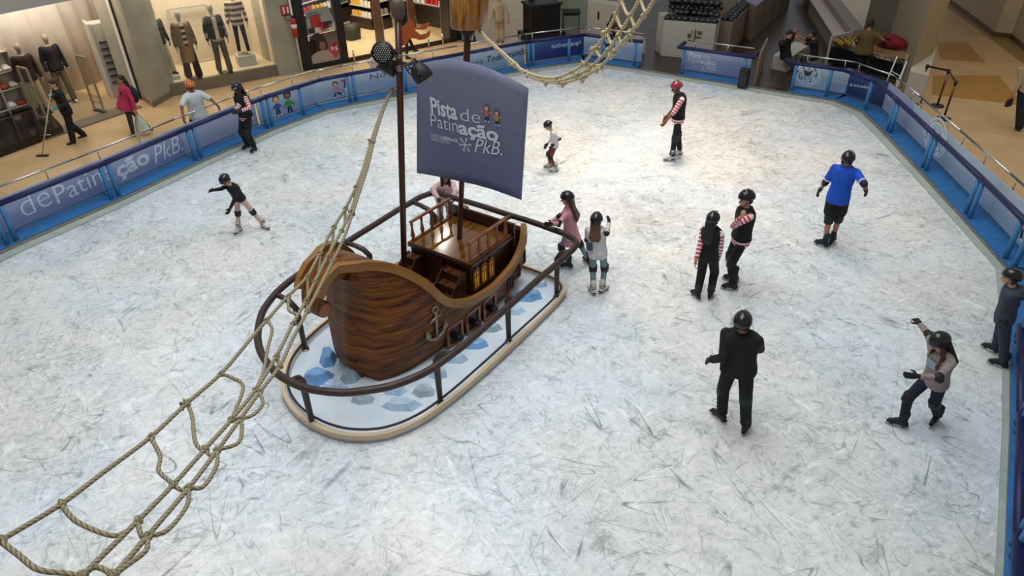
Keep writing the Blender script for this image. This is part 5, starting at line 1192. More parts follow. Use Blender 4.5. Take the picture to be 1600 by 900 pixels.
# mannequins
MAN = mat('grey_beige_mannequin', '#9d8d78', .45, var=.04)
def mannequin(label, x, y, z, H, a, tops, bottom, shoe='#c9c4ba', group=None, plinth=None, armL=None):
    g = G(x, y, z); w = nrm(V(g[0], g[1], 0)); r = V(w[1], -w[0], 0); f = -w*math.cos(math.radians(a))+r*math.sin(math.radians(a)); lat = V(-f[1], f[0], 0); S = H/1.75
    t = thing('mannequin', label, 'mannequin', g, group)
    P = g+UP*.53*H; N = P+UP*.295*H; Hd = N+UP*.10*H+f*.01; hips = [P+lat*.085*S, P-lat*.085*S]; ank = [g+lat*.13*S+UP*.08+f*.08, g-lat*.12*S+UP*.08-f*.06]; kn = [hips[i]*.5+ank[i]*.5+f*.03 for i in (0, 1)]
    shd = [N-UP*.05+lat*.175*S, N-UP*.05-lat*.175*S]; el = [shd[0]+lat*.07-UP*.28*S-f*.03, shd[1]-lat*.07-UP*.28*S-f*.03]; wr = [el[0]+lat*.02-UP*.24*S+f*.08, el[1]-lat*.02-UP*.24*S+f*.10]; v = .016
    B = MB(); B.loft(torso_rings((P, N), lat, lat, S, .92)); B.capsule(N-UP*.03, Hd-UP*.03, .05*S, .048*S); B.ell(Hd+UP*.01, V(.072, .09, .105)*S, np.array([lat, f, UP]).T); B.ell(Hd-UP*.05+f*.03, V(.045, .05, .05)*S)
    for i in (0, 1): B.capsule(shd[i], el[i], .045*S, .036*S); B.capsule(el[i], wr[i], .036*S, .025*S); hand_shapes(B, wr[i], -UP*1.0+f*.1, -lat*(1 if i == 0 else -1), S, .3, .010); B.capsule(hips[i], kn[i], .07*S, .045*S); B.capsule(kn[i], ank[i], .045*S, .033*S)
    remeshed(B, 'body', MAN, t, .010, 3)
    def piece(T):
        mb = MB(); add = T.get('add', .014); mb.loft(torso_rings((P, N), lat, lat, S, 1.0, add, T.get('hem', -.2), 1.0, flare=T.get('flare', 0)))
        for i in (0, 1): mb.capsule(shd[i], el[i], .066*S, .056*S); mb.capsule(el[i], el[i]+(wr[i]-el[i])*.93, .056*S, .046*S)
        attr = (lambda co: co[:, 2]) if T.get('stripe') else None
        remeshed(mb, T['name'], T['m'], t, v, 4, attr)
    for T in tops:
        piece(T)
        if T.get('open'):
            mb = MB(); rg = torso_rings((P, N), lat, lat, S, 1.0, T.get('add', .014), -.1, .98)
            rg = [[(np.array(p)-(c_ := sum(np.array(q) for q in r_)/len(r_)))@lat*lat*.48+((np.array(p)-c_)@f)*f*1.06+((np.array(p)-c_)@UP)*UP+c_+f*.012 for p in r_] for r_ in rg]
            mb.loft(rg); remeshed(mb, 'shirt_front', T['open'], t, v, 3, lambda co: co[:, 2])
    mb = MB(); mb.loft(torso_rings((P, N), lat, lat, S, .96, .008, -.2, .15)); fl = bottom.get('r', (.095, .075, .075))
    for i in (0, 1): mb.capsule(hips[i], kn[i], fl[0]*S, fl[1]*S); mb.capsule(kn[i], ank[i]+(kn[i]-ank[i])*.06, fl[1]*S, fl[2]*S)
    remeshed(mb, 'trousers', bottom['m'], t, v, 4)
    for i in (0, 1):
        mb = MB(); mb.capsule(ank[i]-UP*.045-f*.03, ank[i]-UP*.045+f*.15, .04, .034); mb.capsule(ank[i], ank[i]-UP*.03+f*.06, .042, .036); remeshed(mb, 'shoe', mat('shoe_'+shoe, shoe, .5), t, .014, 2)
    mb = MB(); mb.tube([g+UP*.0, g+UP*.015], .2, 24); mb.build('stand_disc', mat('grey_metal_disc', '#6c6455', .4, .5), t)
    if plinth:
        mb = MB(); mb.box(g-UP*(z-.30)/2, (.55, .55, z-.30-.004), rz=.5); o = mb.build('plinth', MELA, None, bevel=.01); tag(o, plinth, 'plinth')
MJ = lambda nm, name, col, **k: dict(name=name, m=pmat(nm, col), **k)
mannequin('mannequin in a dark burgundy shirt and cream trousers, leftmost in the store', 68, 176, 0., 1.92, 15, [MJ('burgundy_cloth', 'burgundy_shirt', '#2c1114')], dict(m=pmat('cream_cloth', '#a08f6d')), '#2a1a16')
mannequin('mannequin in a navy jacket and olive trousers with white shoes in the store', 108, 160, 0., 1.95, 20, [MJ('ink_navy_cloth', 'navy_jacket', '#0d1018', open=pmat('dark_wine_cloth', '#2e1a1c'))], dict(m=pmat('olive_grey_cloth', '#5c5440')))
mannequin('mannequin half hidden by the concrete column, dark jacket and white trousers', 264, 116, .42, 1.88, 35, [MJ('dark_taupe_cloth', 'dark_jacket', '#1f1b1a')], dict(m=pmat('white_cloth', '#b3a58c')), '#151210', plinth='low white plinth under the mannequin by the column')
mannequin('mannequin in a long camel coat over a striped jumper and flared dark trousers', 304, 122, .31, 1.95, 10, [dict(name='striped_jumper', m=STRIPE_B, stripe=True, hem=-.1, add=.006), MJ('camel_wool', 'camel_coat', '#7d6340', hem=-.92, flare=.04, add=.026, open=STRIPE_B)], dict(m=pmat('charcoal_cloth', '#1b1b1e'), r=(.095, .085, .10)), '#141214')
mannequin('mannequin in a brown leather jacket, white shirt and khaki trousers', 352, 113, .31, 2.02, 15, [MJ('white_cloth', 'white_shirt', '#b3a58c', add=.004), MJ('brown_leather_jacket', 'leather_jacket', '#241512', hem=-.08, add=.02, open=pmat('white_cloth', '#b3a58c'))], dict(m=pmat('khaki_wool', '#544a36')), '#1c1512')
mannequin('mannequin in a striped jumper and slim black trousers on a white plinth', 382, 84, .62, 1.9, 5, [dict(name='striped_jumper', m=STRIPE_B, stripe=True, add=.012)], dict(m=pmat('black_fabric', '#0d0d10'), r=(.085, .06, .05)), '#b7b2a8', plinth='square white plinth under the mannequin in slim black trousers')
fq = on_plane(262, 20, w0+nw*1.9, nw); fa, fb, fc = on_plane(288, 112, w0+nw*1.9, nw), on_plane(259, 14, w0+nw*1.9, nw), on_plane(322, 8, w0+nw*1.9, nw)
t = thing('picture_frame', 'large empty white frame behind the camel-coat mannequin', 'frame', fa)
mb = MB(); A = fa*V(1, 1, 0)+UP*.32; B_ = fc*V(1, 1, 0)+UP*.32; top_z = fc[2]
for p, q in ((A, A+UP*(top_z-.3)), (A+UP*(top_z-.3), B_+UP*(top_z-.3)), (B_+UP*(top_z-.3), B_), (A, B_)): mb.bar(p, q, .07, .07)
mb.build('frame', MELA, t)
# extinguisher, pipe, sign
pp = P2(471.5, 113); mb = MB(); mb.tube([pp-n2_*.06, pp-n2_*.06+UP*HT], .035, 10); o = mb.build('pipe', WHITE); tag(o, 'white vertical pipe on the edge of the second column', 'pipe')
ep = on_plane(460, 44, pp-n2_*.15-d2*.1, -n2_); t = thing('fire_extinguisher', 'red fire extinguisher hanging beside the white pipe', 'fire extinguisher', ep)
mb = MB(); mb.tube([ep-UP*.28, ep-UP*.27, ep+UP*.22, ep+UP*.27, ep+UP*.30], [.06, .085, .085, .06, .03], 16); mb.build('cylinder', mat('signal_red', '#a81c1c', .3), t)
MB().tube([ep+UP*.0, ep+UP*.12], .088, 16).build('label_band', WHITE, t)
mb = MB(); mb.tube([ep+UP*.32+V(math.cos(a)*.12-.12, 0, math.sin(a)*.09) for a in np.linspace(0, 5.2, 14)], .013, 6); mb.build('hose', BLACK, t); MB().box(ep+UP*.33, (.05, .05, .07)).build('valve', BLACK, t)
sg = on_plane(446, 16, a2+d2*.4-n2_*.015, -n2_); mb = MB(); mb.box(sg, (.3, .012, .3), M3=np.array([d2, n2_, UP]).T); o = mb.build('sign', mat('signal_red', '#a81c1c', .3)); tag(o, 'small square red and white sign above the extinguisher', 'sign')
mb = MB(); mb.box(sg-n2_*.008+d2*.07, (.05, .006, .2), M3=np.array([d2, n2_, UP]).T); mb.box(sg-n2_*.008-d2*.06, (.05, .006, .2), M3=np.array([d2, n2_, UP]).T); mb.build('symbol', WHITE, o)
# beauty shop: black front
h0, h1 = P2(472, 112), P2(706, 66); dh_ = nrm(h1-h0); nh = V(-dh_[1], dh_[0], 0)
def along(x, y=None): q = on_plane(x, (112-(x-472)*46/234), h0, nh); return V(q[0], q[1], 0)
def fpost(x0, x1, dep=.25): A, B = along(x0), along(x1); struct(block([A, B, B+nh*dep, A+nh*dep], MZ_, HT), 'trim_9', BLACK)
fpost(473, 490, .6); fpost(534.5, 546, .2); fpost(704, 713, .5)
A, B = along(490), along(535); struct(block([A, B, B+nh*.08, A+nh*.08], MZ_, .12), 'trim_10', BLACK); o = struct(block([A+nh*.04, B+nh*.04, B+nh*.05, A+nh*.05], .12, HT), 'window_4', GLASS)
A, B = along(546), along(704); struct(block([A, B, B+nh*.06, A+nh*.06], MZ_, .10), 'trim_11', mat('dark_brown_metal', '#2a1712', .3)); struct(block([A+nh*.02, B+nh*.02, B+nh*.03, A+nh*.03], .1, .95), 'window_5', GLASS)
struct(block([h0+nh*.06, h1+nh*.06, h1+nh*9, h0+nh*9-dh_*2], MZ_, -.02), 'floor', mat('bright_cream_floor', '#d8bd92', .2, var=.04, scale=.7))
for x in (552, 668, 690):
    p = along(x)-nh*.1; mb = MB(); mb.tube([p+UP*MZ_, p+UP*.35], .03, 10); o = mb.build('bollard', STEEL); tag(o, {552: 'small steel bollard beside the black door post', 668: 'small steel bollard below the tail of the orange flag', 690: 'small steel bollard nearest the black shop column'}[x], 'bollard')
# posters in the window
def poster(c4, m, name, label):
    pl = h0+nh*.03; q = [on_plane(*p, pl, nh) for p in c4]; mb = MB(); mb.prism(q, nh*.006); o = mb.build(name, m); tag(o, label, 'poster'); return o, pl, q
o, pl, q = poster([(476, 17), (512, 9), (528, 45), (483, 56)], print_mat('poster_grey_top', '#9aa09a', '#7f8680', None), 'poster', 'grey upper poster with small red print in the black shop window')
bz = dict(P0=pl-nh*.012, n=-nh, d=dh_, pan=o)
mb = MB(); 
for (x, y, w, h_, k) in ((493, 33, .35, .35, 0), (503, 41, .25, .25, 0), (487, 48, .2, .15, 1), (497, 47, .2, .15, 2), (512, 38, .3, .2, 1), (518, 42, .2, .2, 2)):
    mb.cur = k; c = on_plane(x, y, bz['P0'], bz['n']); mb.box(c, (w, .004, h_), M3=np.array([dh_, nh, UP]).T)
mb.build('poster_print', [mat('poster_red', '#a32a2a', .5), mat('poster_dark', '#2a2628', .5), mat('poster_cream', '#c9bba8', .5)], o)
T(dict(P0=pl-nh*.008, n=-nh, d=dh_, pan=o), 'Vem pra', (480, 24), (497, 20), (480, 20), BLKL, .0); T(dict(P0=pl-nh*.008, n=-nh, d=dh_, pan=o), 'novidade', (479, 29), (503, 23), (479, 25), BLKL, .0)
o, pl, q = poster([(482, 57), (530, 46), (541, 91), (490, 101)], print_mat('poster_blue_grey', '#8b979a', '#5c4a40', '#7a7672', ang=-1.3), 'poster', 'lower poster with a long-haired woman and a red heart in the black shop window')
bz = dict(P0=pl-nh*.010, n=-nh, d=dh_, pan=o); mb = MB()
def blob(x, y, rx, rz, k, lift=.0): mb.cur = k; c = on_plane(x, y, bz['P0'], bz['n'])-nh*lift; mb.add([c+dh_*rx*math.cos(t_)+UP*rz*math.sin(t_) for t_ in np.linspace(0, 6.28, 21)[:-1]], [tuple(range(20))], None, False)
blob(498, 73, .32, .42, 0); blob(490, 80, .28, .35, 0); blob(507, 92, .5, .28, 1, .002); blob(504, 72, .11, .15, 2, .004); blob(520, 72, .15, .14, 3, .003); blob(526, 71, .15, .14, 3, .003)
c = on_plane(523, 76, bz['P0'], bz['n'])-nh*.003; mb.cur = 3; mb.add([c+dh_*-.27+UP*.06, c-UP*.34, c+dh_*.27+UP*.06], [(0, 1, 2)], None, False)
mb.build('poster_print', [mat('poster_hair', '#2b1d18', .5), mat('poster_sleeve', '#a09084', .5), mat('poster_face', '#7a5a48', .5), mat('poster_heart', '#b03a3a', .5)], o)
T(bz, 'R$', (518, 79), (528, 77), (518, 73), WHITEL, .01)
# shelves and goods
SHW = mat('dark_shop_shelf', '#1f1410', .4)
def shop_shelf(A, d, L, label, zs, dep=.4, plinth=.45, group=None, cols=None, item='product_box', glabel='coloured product packages on the %s'):
    n = V(-d[1], d[0], 0); t = thing('shop_shelf', label, 'shelf', A); MM = np.array([d, n, UP]).T
    mb = MB(); mb.box(A+d*L/2+UP*(plinth/2+MZ_/2), (L, dep+.15, plinth-MZ_), M3=MM); mb.build('plinth', SHW, t)
    mb = MB(); mb.box(A+d*L/2+n*dep/2+UP*(zs[-1]/2+.3), (L, .03, zs[-1]+.5), M3=MM)
    for s in (0, L): mb.box(A+d*s+UP*(zs[-1]/2+.3), (.04, dep, zs[-1]+.5), M3=MM)
    mb.build('back_panel', SHW, t)
    for z in zs: mb = MB(); mb.box(A+d*L/2+UP*(z-.02), (L, dep, .03), M3=MM); mb.build('shelf_board', MELA, t)
    return t
PC = ['#b3262f', '#d6a23c', '#d9d2c4', '#1f6b45', '#c46a7c', '#4a2c6a', '#e0ddd6', '#7a1f2a', '#c9b48a', '#3a6a9a']
protos = {}
CN = {'#b3262f': 'red', '#d6a23c': 'yellow', '#d9d2c4': 'cream', '#1f6b45': 'green', '#4a2c6a': 'purple', '#e0ddd6': 'white', '#7a1f2a': 'dark red', '#1d1d20': 'black', '#b9b2a4': 'greige', '#8c8a84': 'grey'}
def products(A, d, L, zs, cs, gl, w=.16, h=.24, step=.24):
    n = V(-d[1], d[0], 0)
    for z in zs:
        s = .12; k = 0
        while s < L-.1:
            c = cs[(k//3+int(z*10)) % len(cs)]
            if c not in protos:
                mb = MB(); mb.box((0, 0, h*.42), (w, .12, h*.84)); mb.tube([(0, 0, h*.8), (0, 0, h*.88), (0, 0, h)], [w*.32, w*.22, w*.2], 8); o = mb.build('product_package', mat('pack_'+c, c, .4, var=.3, scale=30), None, bevel=.008)
                protos[c] = o; first = True
            else: o = protos[c].copy(); COL.objects.link(o)
            p = A+d*s-n*.08+UP*(z+.0); o.location = p; o.rotation_euler = (0, 0, math.atan2(d[1], d[0])); o.scale = (1, 1, rnd.uniform(.8, 1.05))
            lv = ('lower', 'middle', 'upper')[list(zs).index(z)]; lb_ = CN[c]+' package on the '+lv+' board of the '+gl; tag(o, lb_, 'product', lb_); s += step*rnd.uniform(.9, 1.15); k += 1
def px_line(xa, ya, xb, yb): A, B = P2(xa, ya), P2(xb, yb); return A*V(1, 1, 0), nrm((B-A)*V(1, 1, 0)), float(np.linalg.norm((B-A)[:2]))
A, d, L = px_line(630, 29, 700, 43); shop_shelf(A, d, L, 'long dark counter with bottles along the back of the beauty shop', (.75, 1.15, 1.6), plinth=.72); products(A, d, L, (.75, 1.15), ['#d9d2c4', '#1d1d20', '#b9b2a4', '#e0ddd6', '#b3262f'], 'long back counter in the beauty shop')
A, d, L = px_line(556, 39, 590, 46); shop_shelf(A, d, L, 'island shelf with red and yellow packages left of the brown gate', (.4, .8, 1.2), plinth=.38); products(A, d, L, (.4, .8, 1.2), ['#d6a23c', '#d9d2c4', '#b3262f', '#7a1f2a'], 'island shelf in the beauty shop', step=.2)
A, d, L = px_line(592, 46, 606, 42); shop_shelf(A, d, L, 'white-lit end unit of the island shelf in the beauty shop', (.5, 1.0, 1.5), plinth=.35); products(A, d, L, (.5, 1.0), ['#d9d2c4', '#8c8a84'], 'lit end unit of the island shelf')
A, d, L = px_line(470, 56, 545, 30); shop_shelf(A, d, L, 'wall shelf with green and purple boxes behind the upper poster', (.7, 1.1, 1.5), plinth=.5); products(A, d, L, (.7, 1.1, 1.5), ['#1f6b45', '#4a2c6a', '#b3262f', '#d6a23c', '#d9d2c4'], 'wall shelf behind the upper poster', step=.22)
bn = P2(551, 62); mb = MB(); mb.tube([bn, bn+UP*.05, bn+UP*.55], [.30, .32, .36], 4); o = mb.build('basket', mat('dark_olive_basket', '#2a2418', .6)); tag(o, 'dark square basket on the shop floor beside the black door post', 'basket')
for x, y, lb, h_ in ((594, 66, 'brown anti-theft gate behind the round stage light', 1.7), (644, 43, 'brown anti-theft gate behind the orange flag', 1.7), (696, 58, 'brown anti-theft gate nearest the black shop column', 1.7)):
    p = P2(x, y); t = thing('shop_gate', lb, 'security gate', p); MM = np.array([dh_, nh, UP]).T
    MB().box(p+UP*h_/2, (.30, .09, h_), M3=MM).build('panel', wood('brown_gate_panel', '#4a3428', '#6e4f3c', .4, axis='Y', scale=1), t, bevel=.02); MB().box(p+UP*.02+dh_*.17, (.03, .1, h_), M3=MM).build('edge', STEEL, t)
struct(block([P2(440, 40), P2(720, 2), P2(720, 2)+nh*.1, P2(440, 40)+nh*.1+dh_*0], MZ_, HT), 'wall_shop_back', mat('shop_back_wall', '#5a4436', .6))
area('beauty_shop_ceiling_light', tuple((h0+h1)/2+nh*2.4+UP*3.9), 4.5, 420, (1, .86, .66), aim=tuple((h0+h1)/2+nh*2.4), sy=3.5)
area('window_display_light', tuple((w0+w1)/2+nw*1.0+UP*4.0), 3.6, 150, (1, .86, .68), aim=tuple((w0+w1)/2+nw*1.2), sy=1.5)
area('store_light', tuple((bw0+bw1)/2-nb*1.6-db*1.5+UP*3.9), 4.5, 150, (1, .88, .75), aim=tuple((bw0+bw1)/2-nb*.2+UP*.6), sy=1.5)
# ------------------------------------------------------------ middle: black stand, grey column, cabinets, benches
struct(block([P2(713, 64), P2(722, 62), P2(724, 40), P2(712, 40)], MZ_, HT), 'trim_12', BLACK)
b0 = P2(846, 62); t = thing('trolley', 'big black boxy trolley with a black pole behind the steel rail', 'trolley', b0)
mb = MB(); mb.box(b0+UP*.75, (1.15, .8, 1.0), rz=.35); mb.build('box', BLACK, t, bevel=.04); mb = MB(); mb.box(b0+UP*1.28, (1.25, .9, .08), rz=.35); mb.build('lid', DGREY, t, bevel=.02); MB().box(b0+UP*.18, (1.5, 1.0, .25), rz=.35).build('base', BLACK, t, bevel=.02)
mb = MB(); mb.box(b0+V(-.35, .3, 1.9), (.22, .22, 1.6)); mb.build('pole', BLACK, t)
for x, y, lb in ((822, 62, 'thin steel pole left of the black trolley'), (861, 55, 'thin dark pole right of the black trolley')):
    p = P2(x, y); o = MB().tube([p, p+UP*3], .02, 8).build('pole', STEEL); tag(o, lb, 'pole')
c0, c1_ = P2(887, 48), P2(917, 45); dc = nrm(c1_-c0); nc = V(-dc[1], dc[0], 0)
struct(block([c0, c1_, c1_+nc*.8, c0+nc*.8], MZ_, HT), 'trim_13', mat('pale_green_grey_column', '#9aa08a', .5, var=.05))
st = P2(891, 58); t = thing('display_stand', 'small dark-framed stand with a black top in front of the grey column', 'stand', st); mb = MB()
for sx in (-.28, .28):
    for sy in (-.28, .28): mb.box(st+V(sx, sy, .42), (.03, .03, .92))
mb.build('legs', DGREY, t); MB().box(st+UP*.9, (.66, .66, .05)).build('top', BLACK, t); MB().box(st+UP*.42, (.5, .5, .8)).build('body', mat('grey_green_stand', '#6e7060', .5), t)
def cabinet(label, pts, z1, m=MELA, group=None, topm=None, name='cabinet', seams=0):
    P = [P2(*p) if len(p) == 2 else np.array(p) for p in pts]; t = thing(name, label, 'cabinet', sum(P)/len(P), group)
    block(P, .0, z1).build('body', m, t, bevel=.008); block([p*1.0 for p in P], z1, z1+.03).build('top', topm or m, t)
    if seams:
        for i in range(1, seams+1): q = P[0]+(P[1]-P[0])*i/(seams+1); nn = nrm(V((P[1]-P[0])[1], -(P[1]-P[0])[0], 0)); MB().bar(q+nn*.004+UP*.03, q+nn*.004+UP*z1, .012, .008).build('door_gap', BLACK, t)
    return t
def quadpts(xa, ya, xb, yb, dep): A, B = P2(xa, ya), P2(xb, yb); d = nrm(B-A); n = V(-d[1], d[0], 0); return [A, B, B+n*dep, A+n*dep]
t = cabinet('white cabinet with a black handle right of the grey column', quadpts(918, 62, 962, 70, .5), 1.25); q = on_plane(935, 24, P2(918, 62), nrm(V(-(P2(962, 70)-P2(918, 62))[1], (P2(962, 70)-P2(918, 62))[0], 0))); MB().box(q, (.06, .06, .25)).build('handle', BLACK, t)
bp0 = quadpts(940, 92, 1008, 84, .55); t = thing('bench', 'pale bench behind the map banner, with the bent-over person on it', 'bench', sum(bp0)/4)
block(bp0, .40, .46).build('seat', mat('pale_bench_top', '#a3907a', .5), t, bevel=.01); mb = MB()
for q in bp0: c = q*.92+sum(bp0)/4*.08; mb.box(V(c[0], c[1], .2), (.08, .08, .42))
mb.build('legs', MELA, t)
HC = quadpts(1032, 89, 1111, 97, .75); t = cabinet('white counter with small dark graphics, loaded with black helmets', HC, 1.12)
hd = nrm(HC[1]-HC[0]); hn = V(-hd[1], hd[0], 0); c = on_plane(1087, 54, HC[0]-hn*.02, hn); mb = MB()
for dx, dz, w, h_ in ((-.2, -.05, .12, .12), (-.02, 0, .05, .3), (.12, .06, .14, .10), (.08, -.08, .2, .05), (-.12, .07, .05, .05)): mb.box(c+hd*dx+UP*dz, (w, .006, h_), M3=np.array([hd, hn, UP]).T)
mb.build('skate_graphic', mat('brown_grey_print', '#5c4a40', .5), t)
cabinet('narrow white side panel left of the helmet counter', quadpts(1023, 80, 1031, 87, .5), 1.2)
HC2 = [P2(1117, 84), P2(1137, 88), P2(1171, 50), P2(1152, 48)]; cabinet('second counter with helmets, running back from the first', HC2, 1.0, mat('taupe_panel', '#8a7a66', .5, var=.05))
cabinet('tall beige cabinet rising behind the helmet counters', quadpts(1095, 62, 1140, 66, .4), 1.9, mat('taupe_panel', '#8a7a66', .5, var=.05))
LK = [P2(1172, 66), P2(1232, 12), P2(1215, 4), P2(1156, 56)]
cabinet('row of beige lockers with a lilac top going back from the counters', LK, 1.15, mat('taupe_panel', '#8a7a66', .5, var=.05), topm=mat('lilac_laminate', '#7d6a94', .4), seams=3)
# helmets on the counters
hm0 = thing('helmet', 'black rental helmets', 'helmet', (0, 0, 0), 'black rental helmets')
mb = MB(); rgs = []
for (rx, ry, rz) in ((.115, .14, .13), (.10, .125, .115)):
    rg = [[V(rx*math.sin(t_)*math.cos(p), ry*math.sin(t_)*math.sin(p), .02+rz*math.cos(t_)) for p in np.linspace(0, 2*math.pi, 17)[:-1]] for t_ in (.05, .3, .6, .9, 1.2, 1.45, 1.62)]
    rgs.append(rg)
mb.loft(rgs[0]+rgs[1][::-1]); mb.sm = [True]*len(mb.sm); mb.build('shell', HELM, hm0)
mb = MB()
for s in (-1, 1): mb.tube([V(.10*s, 0, .02), V(.09*s, .02, -.04), V(.03*s, .05, -.06)], .007, 6)
mb.build('strap', BLACK, hm0)
spots = []
for r_ in range(3):
    for i in range(9): q = (i+.5)/9; spots.append(HC[0]*(1-q)+HC[1]*q+hn*(.13+r_*.25)+UP*(1.22+.15*r_))
for i in range(8): q = (i+.5)/8; spots.append(HC[0]*(1-q)+HC[1]*q+hn*.52+UP*1.68)
for i in range(9):
    for j in (0, 1): q = (i+.5)/9; A = HC2[1]*(.72-j*.45)+HC2[0]*(.28+j*.45); B = HC2[2]*(.72-j*.45)+HC2[3]*(.28+j*.45); spots.append(A*(1-q)+B*q+UP*(1.09+MZ_*0))
for i, p in enumerate(spots):
    o = hm0 if i == 0 else copy_tree(hm0)
    lb_ = 'black rental helmets in rows on the white graphic counter' if i < 27 else 'black rental helmets stacked on top of the rows on the graphic counter' if i < 35 else 'black rental helmets on the second counter running back'; o['label'] = lb_; o['group'] = lb_
    o.location = V(p[0]+rnd.uniform(-.02, .02), p[1]+rnd.uniform(-.02, .02), p[2]-.02); o.rotation_euler = (rnd.uniform(-.15, .15), rnd.uniform(-.15, .15), rnd.uniform(0, 6.2))
# tall racks behind the counters: dark shelving
rk = quadpts(1040, 66, 1098, 72, .5); t = thing('helmet_rack', 'dark rack full of helmets behind the white counter', 'rack', sum(rk)/4)
mb = MB(); dr_ = nrm(rk[1]-rk[0]); nr_ = V(-dr_[1], dr_[0], 0); Lr = np.linalg.norm(rk[1]-rk[0])
for z in (.5, 1.0, 1.5, 1.95): mb.box(sum(rk)/4*V(1, 1, 0)+UP*z, (Lr, .5, .03), M3=np.array([dr_, nr_, UP]).T)
for s in (0, .5, 1): mb.box(rk[0]*(1-s)+rk[1]*s+nr_*.25+UP*1.0, (.04, .5, 2.0), M3=np.array([dr_, nr_, UP]).T)
mb.box(rk[0]*.5+rk[1]*.5+nr_*.5+UP*1.0, (Lr, .02, 2.0), M3=np.array([dr_, nr_, UP]).T); mb.build('shelving', BLACK, t)
for z in (1.07, 1.57, 2.02):
    for i in range(8):
        q = (i+.5)/8; p = rk[0]*(1-q)+rk[1]*q+nr_*.2; o = copy_tree(hm0); o.location = V(p[0], p[1], z); o.rotation_euler = (0, 0, rnd.uniform(0, 6)); o['label'] = 'black rental helmets on the dark rack behind the counter'; o['group'] = 'black rental helmets on the rack'
# white bench with the two people, long counter, repair table
wb = [P2(1204, 110), P2(1229, 115), P2(1262, 92), P2(1238, 88)]; t = thing('bench', 'white box bench by the rink entrance where two people sit', 'bench', sum(wb)/4); block(wb, 0, .44).build('body', mat('white_laminate', '#bdb6aa', .5), t, bevel=.01)
lc = [G(1269, 4, .55), G(1304, 58, .55), G(1326, 52, .55), G(1296, 0, .55)]; t = thing('slatted_counter', 'long pale counter with upright fins below, running back from the repair table', 'counter', sum(lc)/4*V(1, 1, 0))
e1 = nrm(lc[1]-lc[0]); L_ = np.linalg.norm(lc[1]-lc[0]); e2 = nrm(V(e1[1], -e1[0], 0)); e2 = e2 if (lc[2]-lc[1])@e2 > 0 else -e2
lq = [lc[0]-e1*5, lc[1], lc[1]+e2*.45, lc[0]-e1*5+e2*.45]; block(lq, .50, .55).build('counter_top', mat('pinkish_white_top', '#b8a69c', .4), t, bevel=.005)
lq2 = [p+e2*.45 for p in lq]; block(lq2, .0, .78).build('back_ledge', mat('taupe_grey_panel', '#86776a', .5), t, bevel=.005)
for i in range(14): p = lc[1]-e1*(.08+i*.45)+e2*.22; MB().box(V(p[0], p[1], .25), (.04, .40, .5), M3=np.array([e1, e2, UP]).T).build('fin', mat('taupe_grey_panel', '#86776a', .5), t)
tb = [P2(1300, 128), P2(1420, 147), P2(1424, 122), P2(1308, 104)]
t = thing('repair_table', 'skate repair table with pale frame and wood top', 'table', sum(tb)/4); zt = .80
tt_ = [G(1300, 62, zt), G(1418, 92, zt), G(1427, 77, zt), G(1310, 60-6, zt)]
d_t = nrm((tt_[1]-tt_[0])*V(1, 1, 0)); n_t = V(-d_t[1], d_t[0], 0); L_t = float(np.linalg.norm(tt_[1]-tt_[0])); o_t = tt_[0]*V(1, 1, 0)
TQ = lambda s, w: o_t+d_t*s+n_t*w
block([TQ(0, 0), TQ(L_t, 0), TQ(L_t, .9), TQ(0, .9)], zt-.03, zt).build('table_top', wood('pale_wood_top', '#a07c50', '#b8946a', .4), t)
for s in (0, L_t): MB().prism([TQ(s-.03, -.05)+UP*0, TQ(s+.03, -.05), TQ(s+.03, .95), TQ(s-.03, .95)], (0, 0, zt+.12)).build('end_panel', MELA, t)
mb = MB(); block([TQ(0, 0), TQ(L_t, 0), TQ(L_t, .06), TQ(0, .06)], .15, .6).build('dark_shelf_front', BLACK, t)
mb = MB()
for s in np.arange(.2, L_t-.2, .4): mb.tube([TQ(s, .05)+UP*.66, TQ(s+.15, .05)+UP*.70, TQ(s+.3, .05)+UP*.64], .015, 6)
mb.build('cables', SILV, t)
rb = G(1388, 72, zt+.05); t = thing('sports_bag', 'large red sports bag lying on the repair table', 'bag', rb); MM = np.array([d_t, n_t, UP]).T
mb = MB(); mb.ell(rb+UP*.14, (.55, .28, .2), MM); mb.ell(rb+UP*.10, (.58, .22, .14), MM); remeshed(mb, 'bag_body', pmat('dark_red_nylon', '#7d1020'), t, .02, 4); MB().tube([rb+d_t*(-.2)-n_t*.2+UP*.2, rb-n_t*.3+UP*.32, rb+d_t*.2-n_t*.2+UP*.2], .02, 8).build('handle', BLACK, t); MB().box(rb-n_t*.27+UP*.1, (.14, .04, .12), M3=MM).build('buckle', BLACK, t)
for i in range(7):
    p = G(1308+i*3.6, 69+(i % 3)*2.2-1, zt+.01); t2 = thing('yellow_tool', 'yellow and black skate tools standing on the left of the repair table', 'tool', p, 'yellow tools on the repair table')
    mb = MB(); mb.tube([p, p+UP*.10, p+UP*.14+V(.02, 0, 0)], [.035, .045, .03], 10); mb.build('grip', mat('tool_yellow', '#b3921c', .5), t2); MB().tube([p+UP*.13, p+UP*.22], .02, 8).build('head', BLACK, t2)
bx = P2(1432, 178) if False else None
lb_ = [P2(1408, 158), P2(1436, 165), P2(1448, 124), P2(1420, 118)]; cabinet('low off-white side counter between the repair table and the beige column', lb_, .75, MELA)
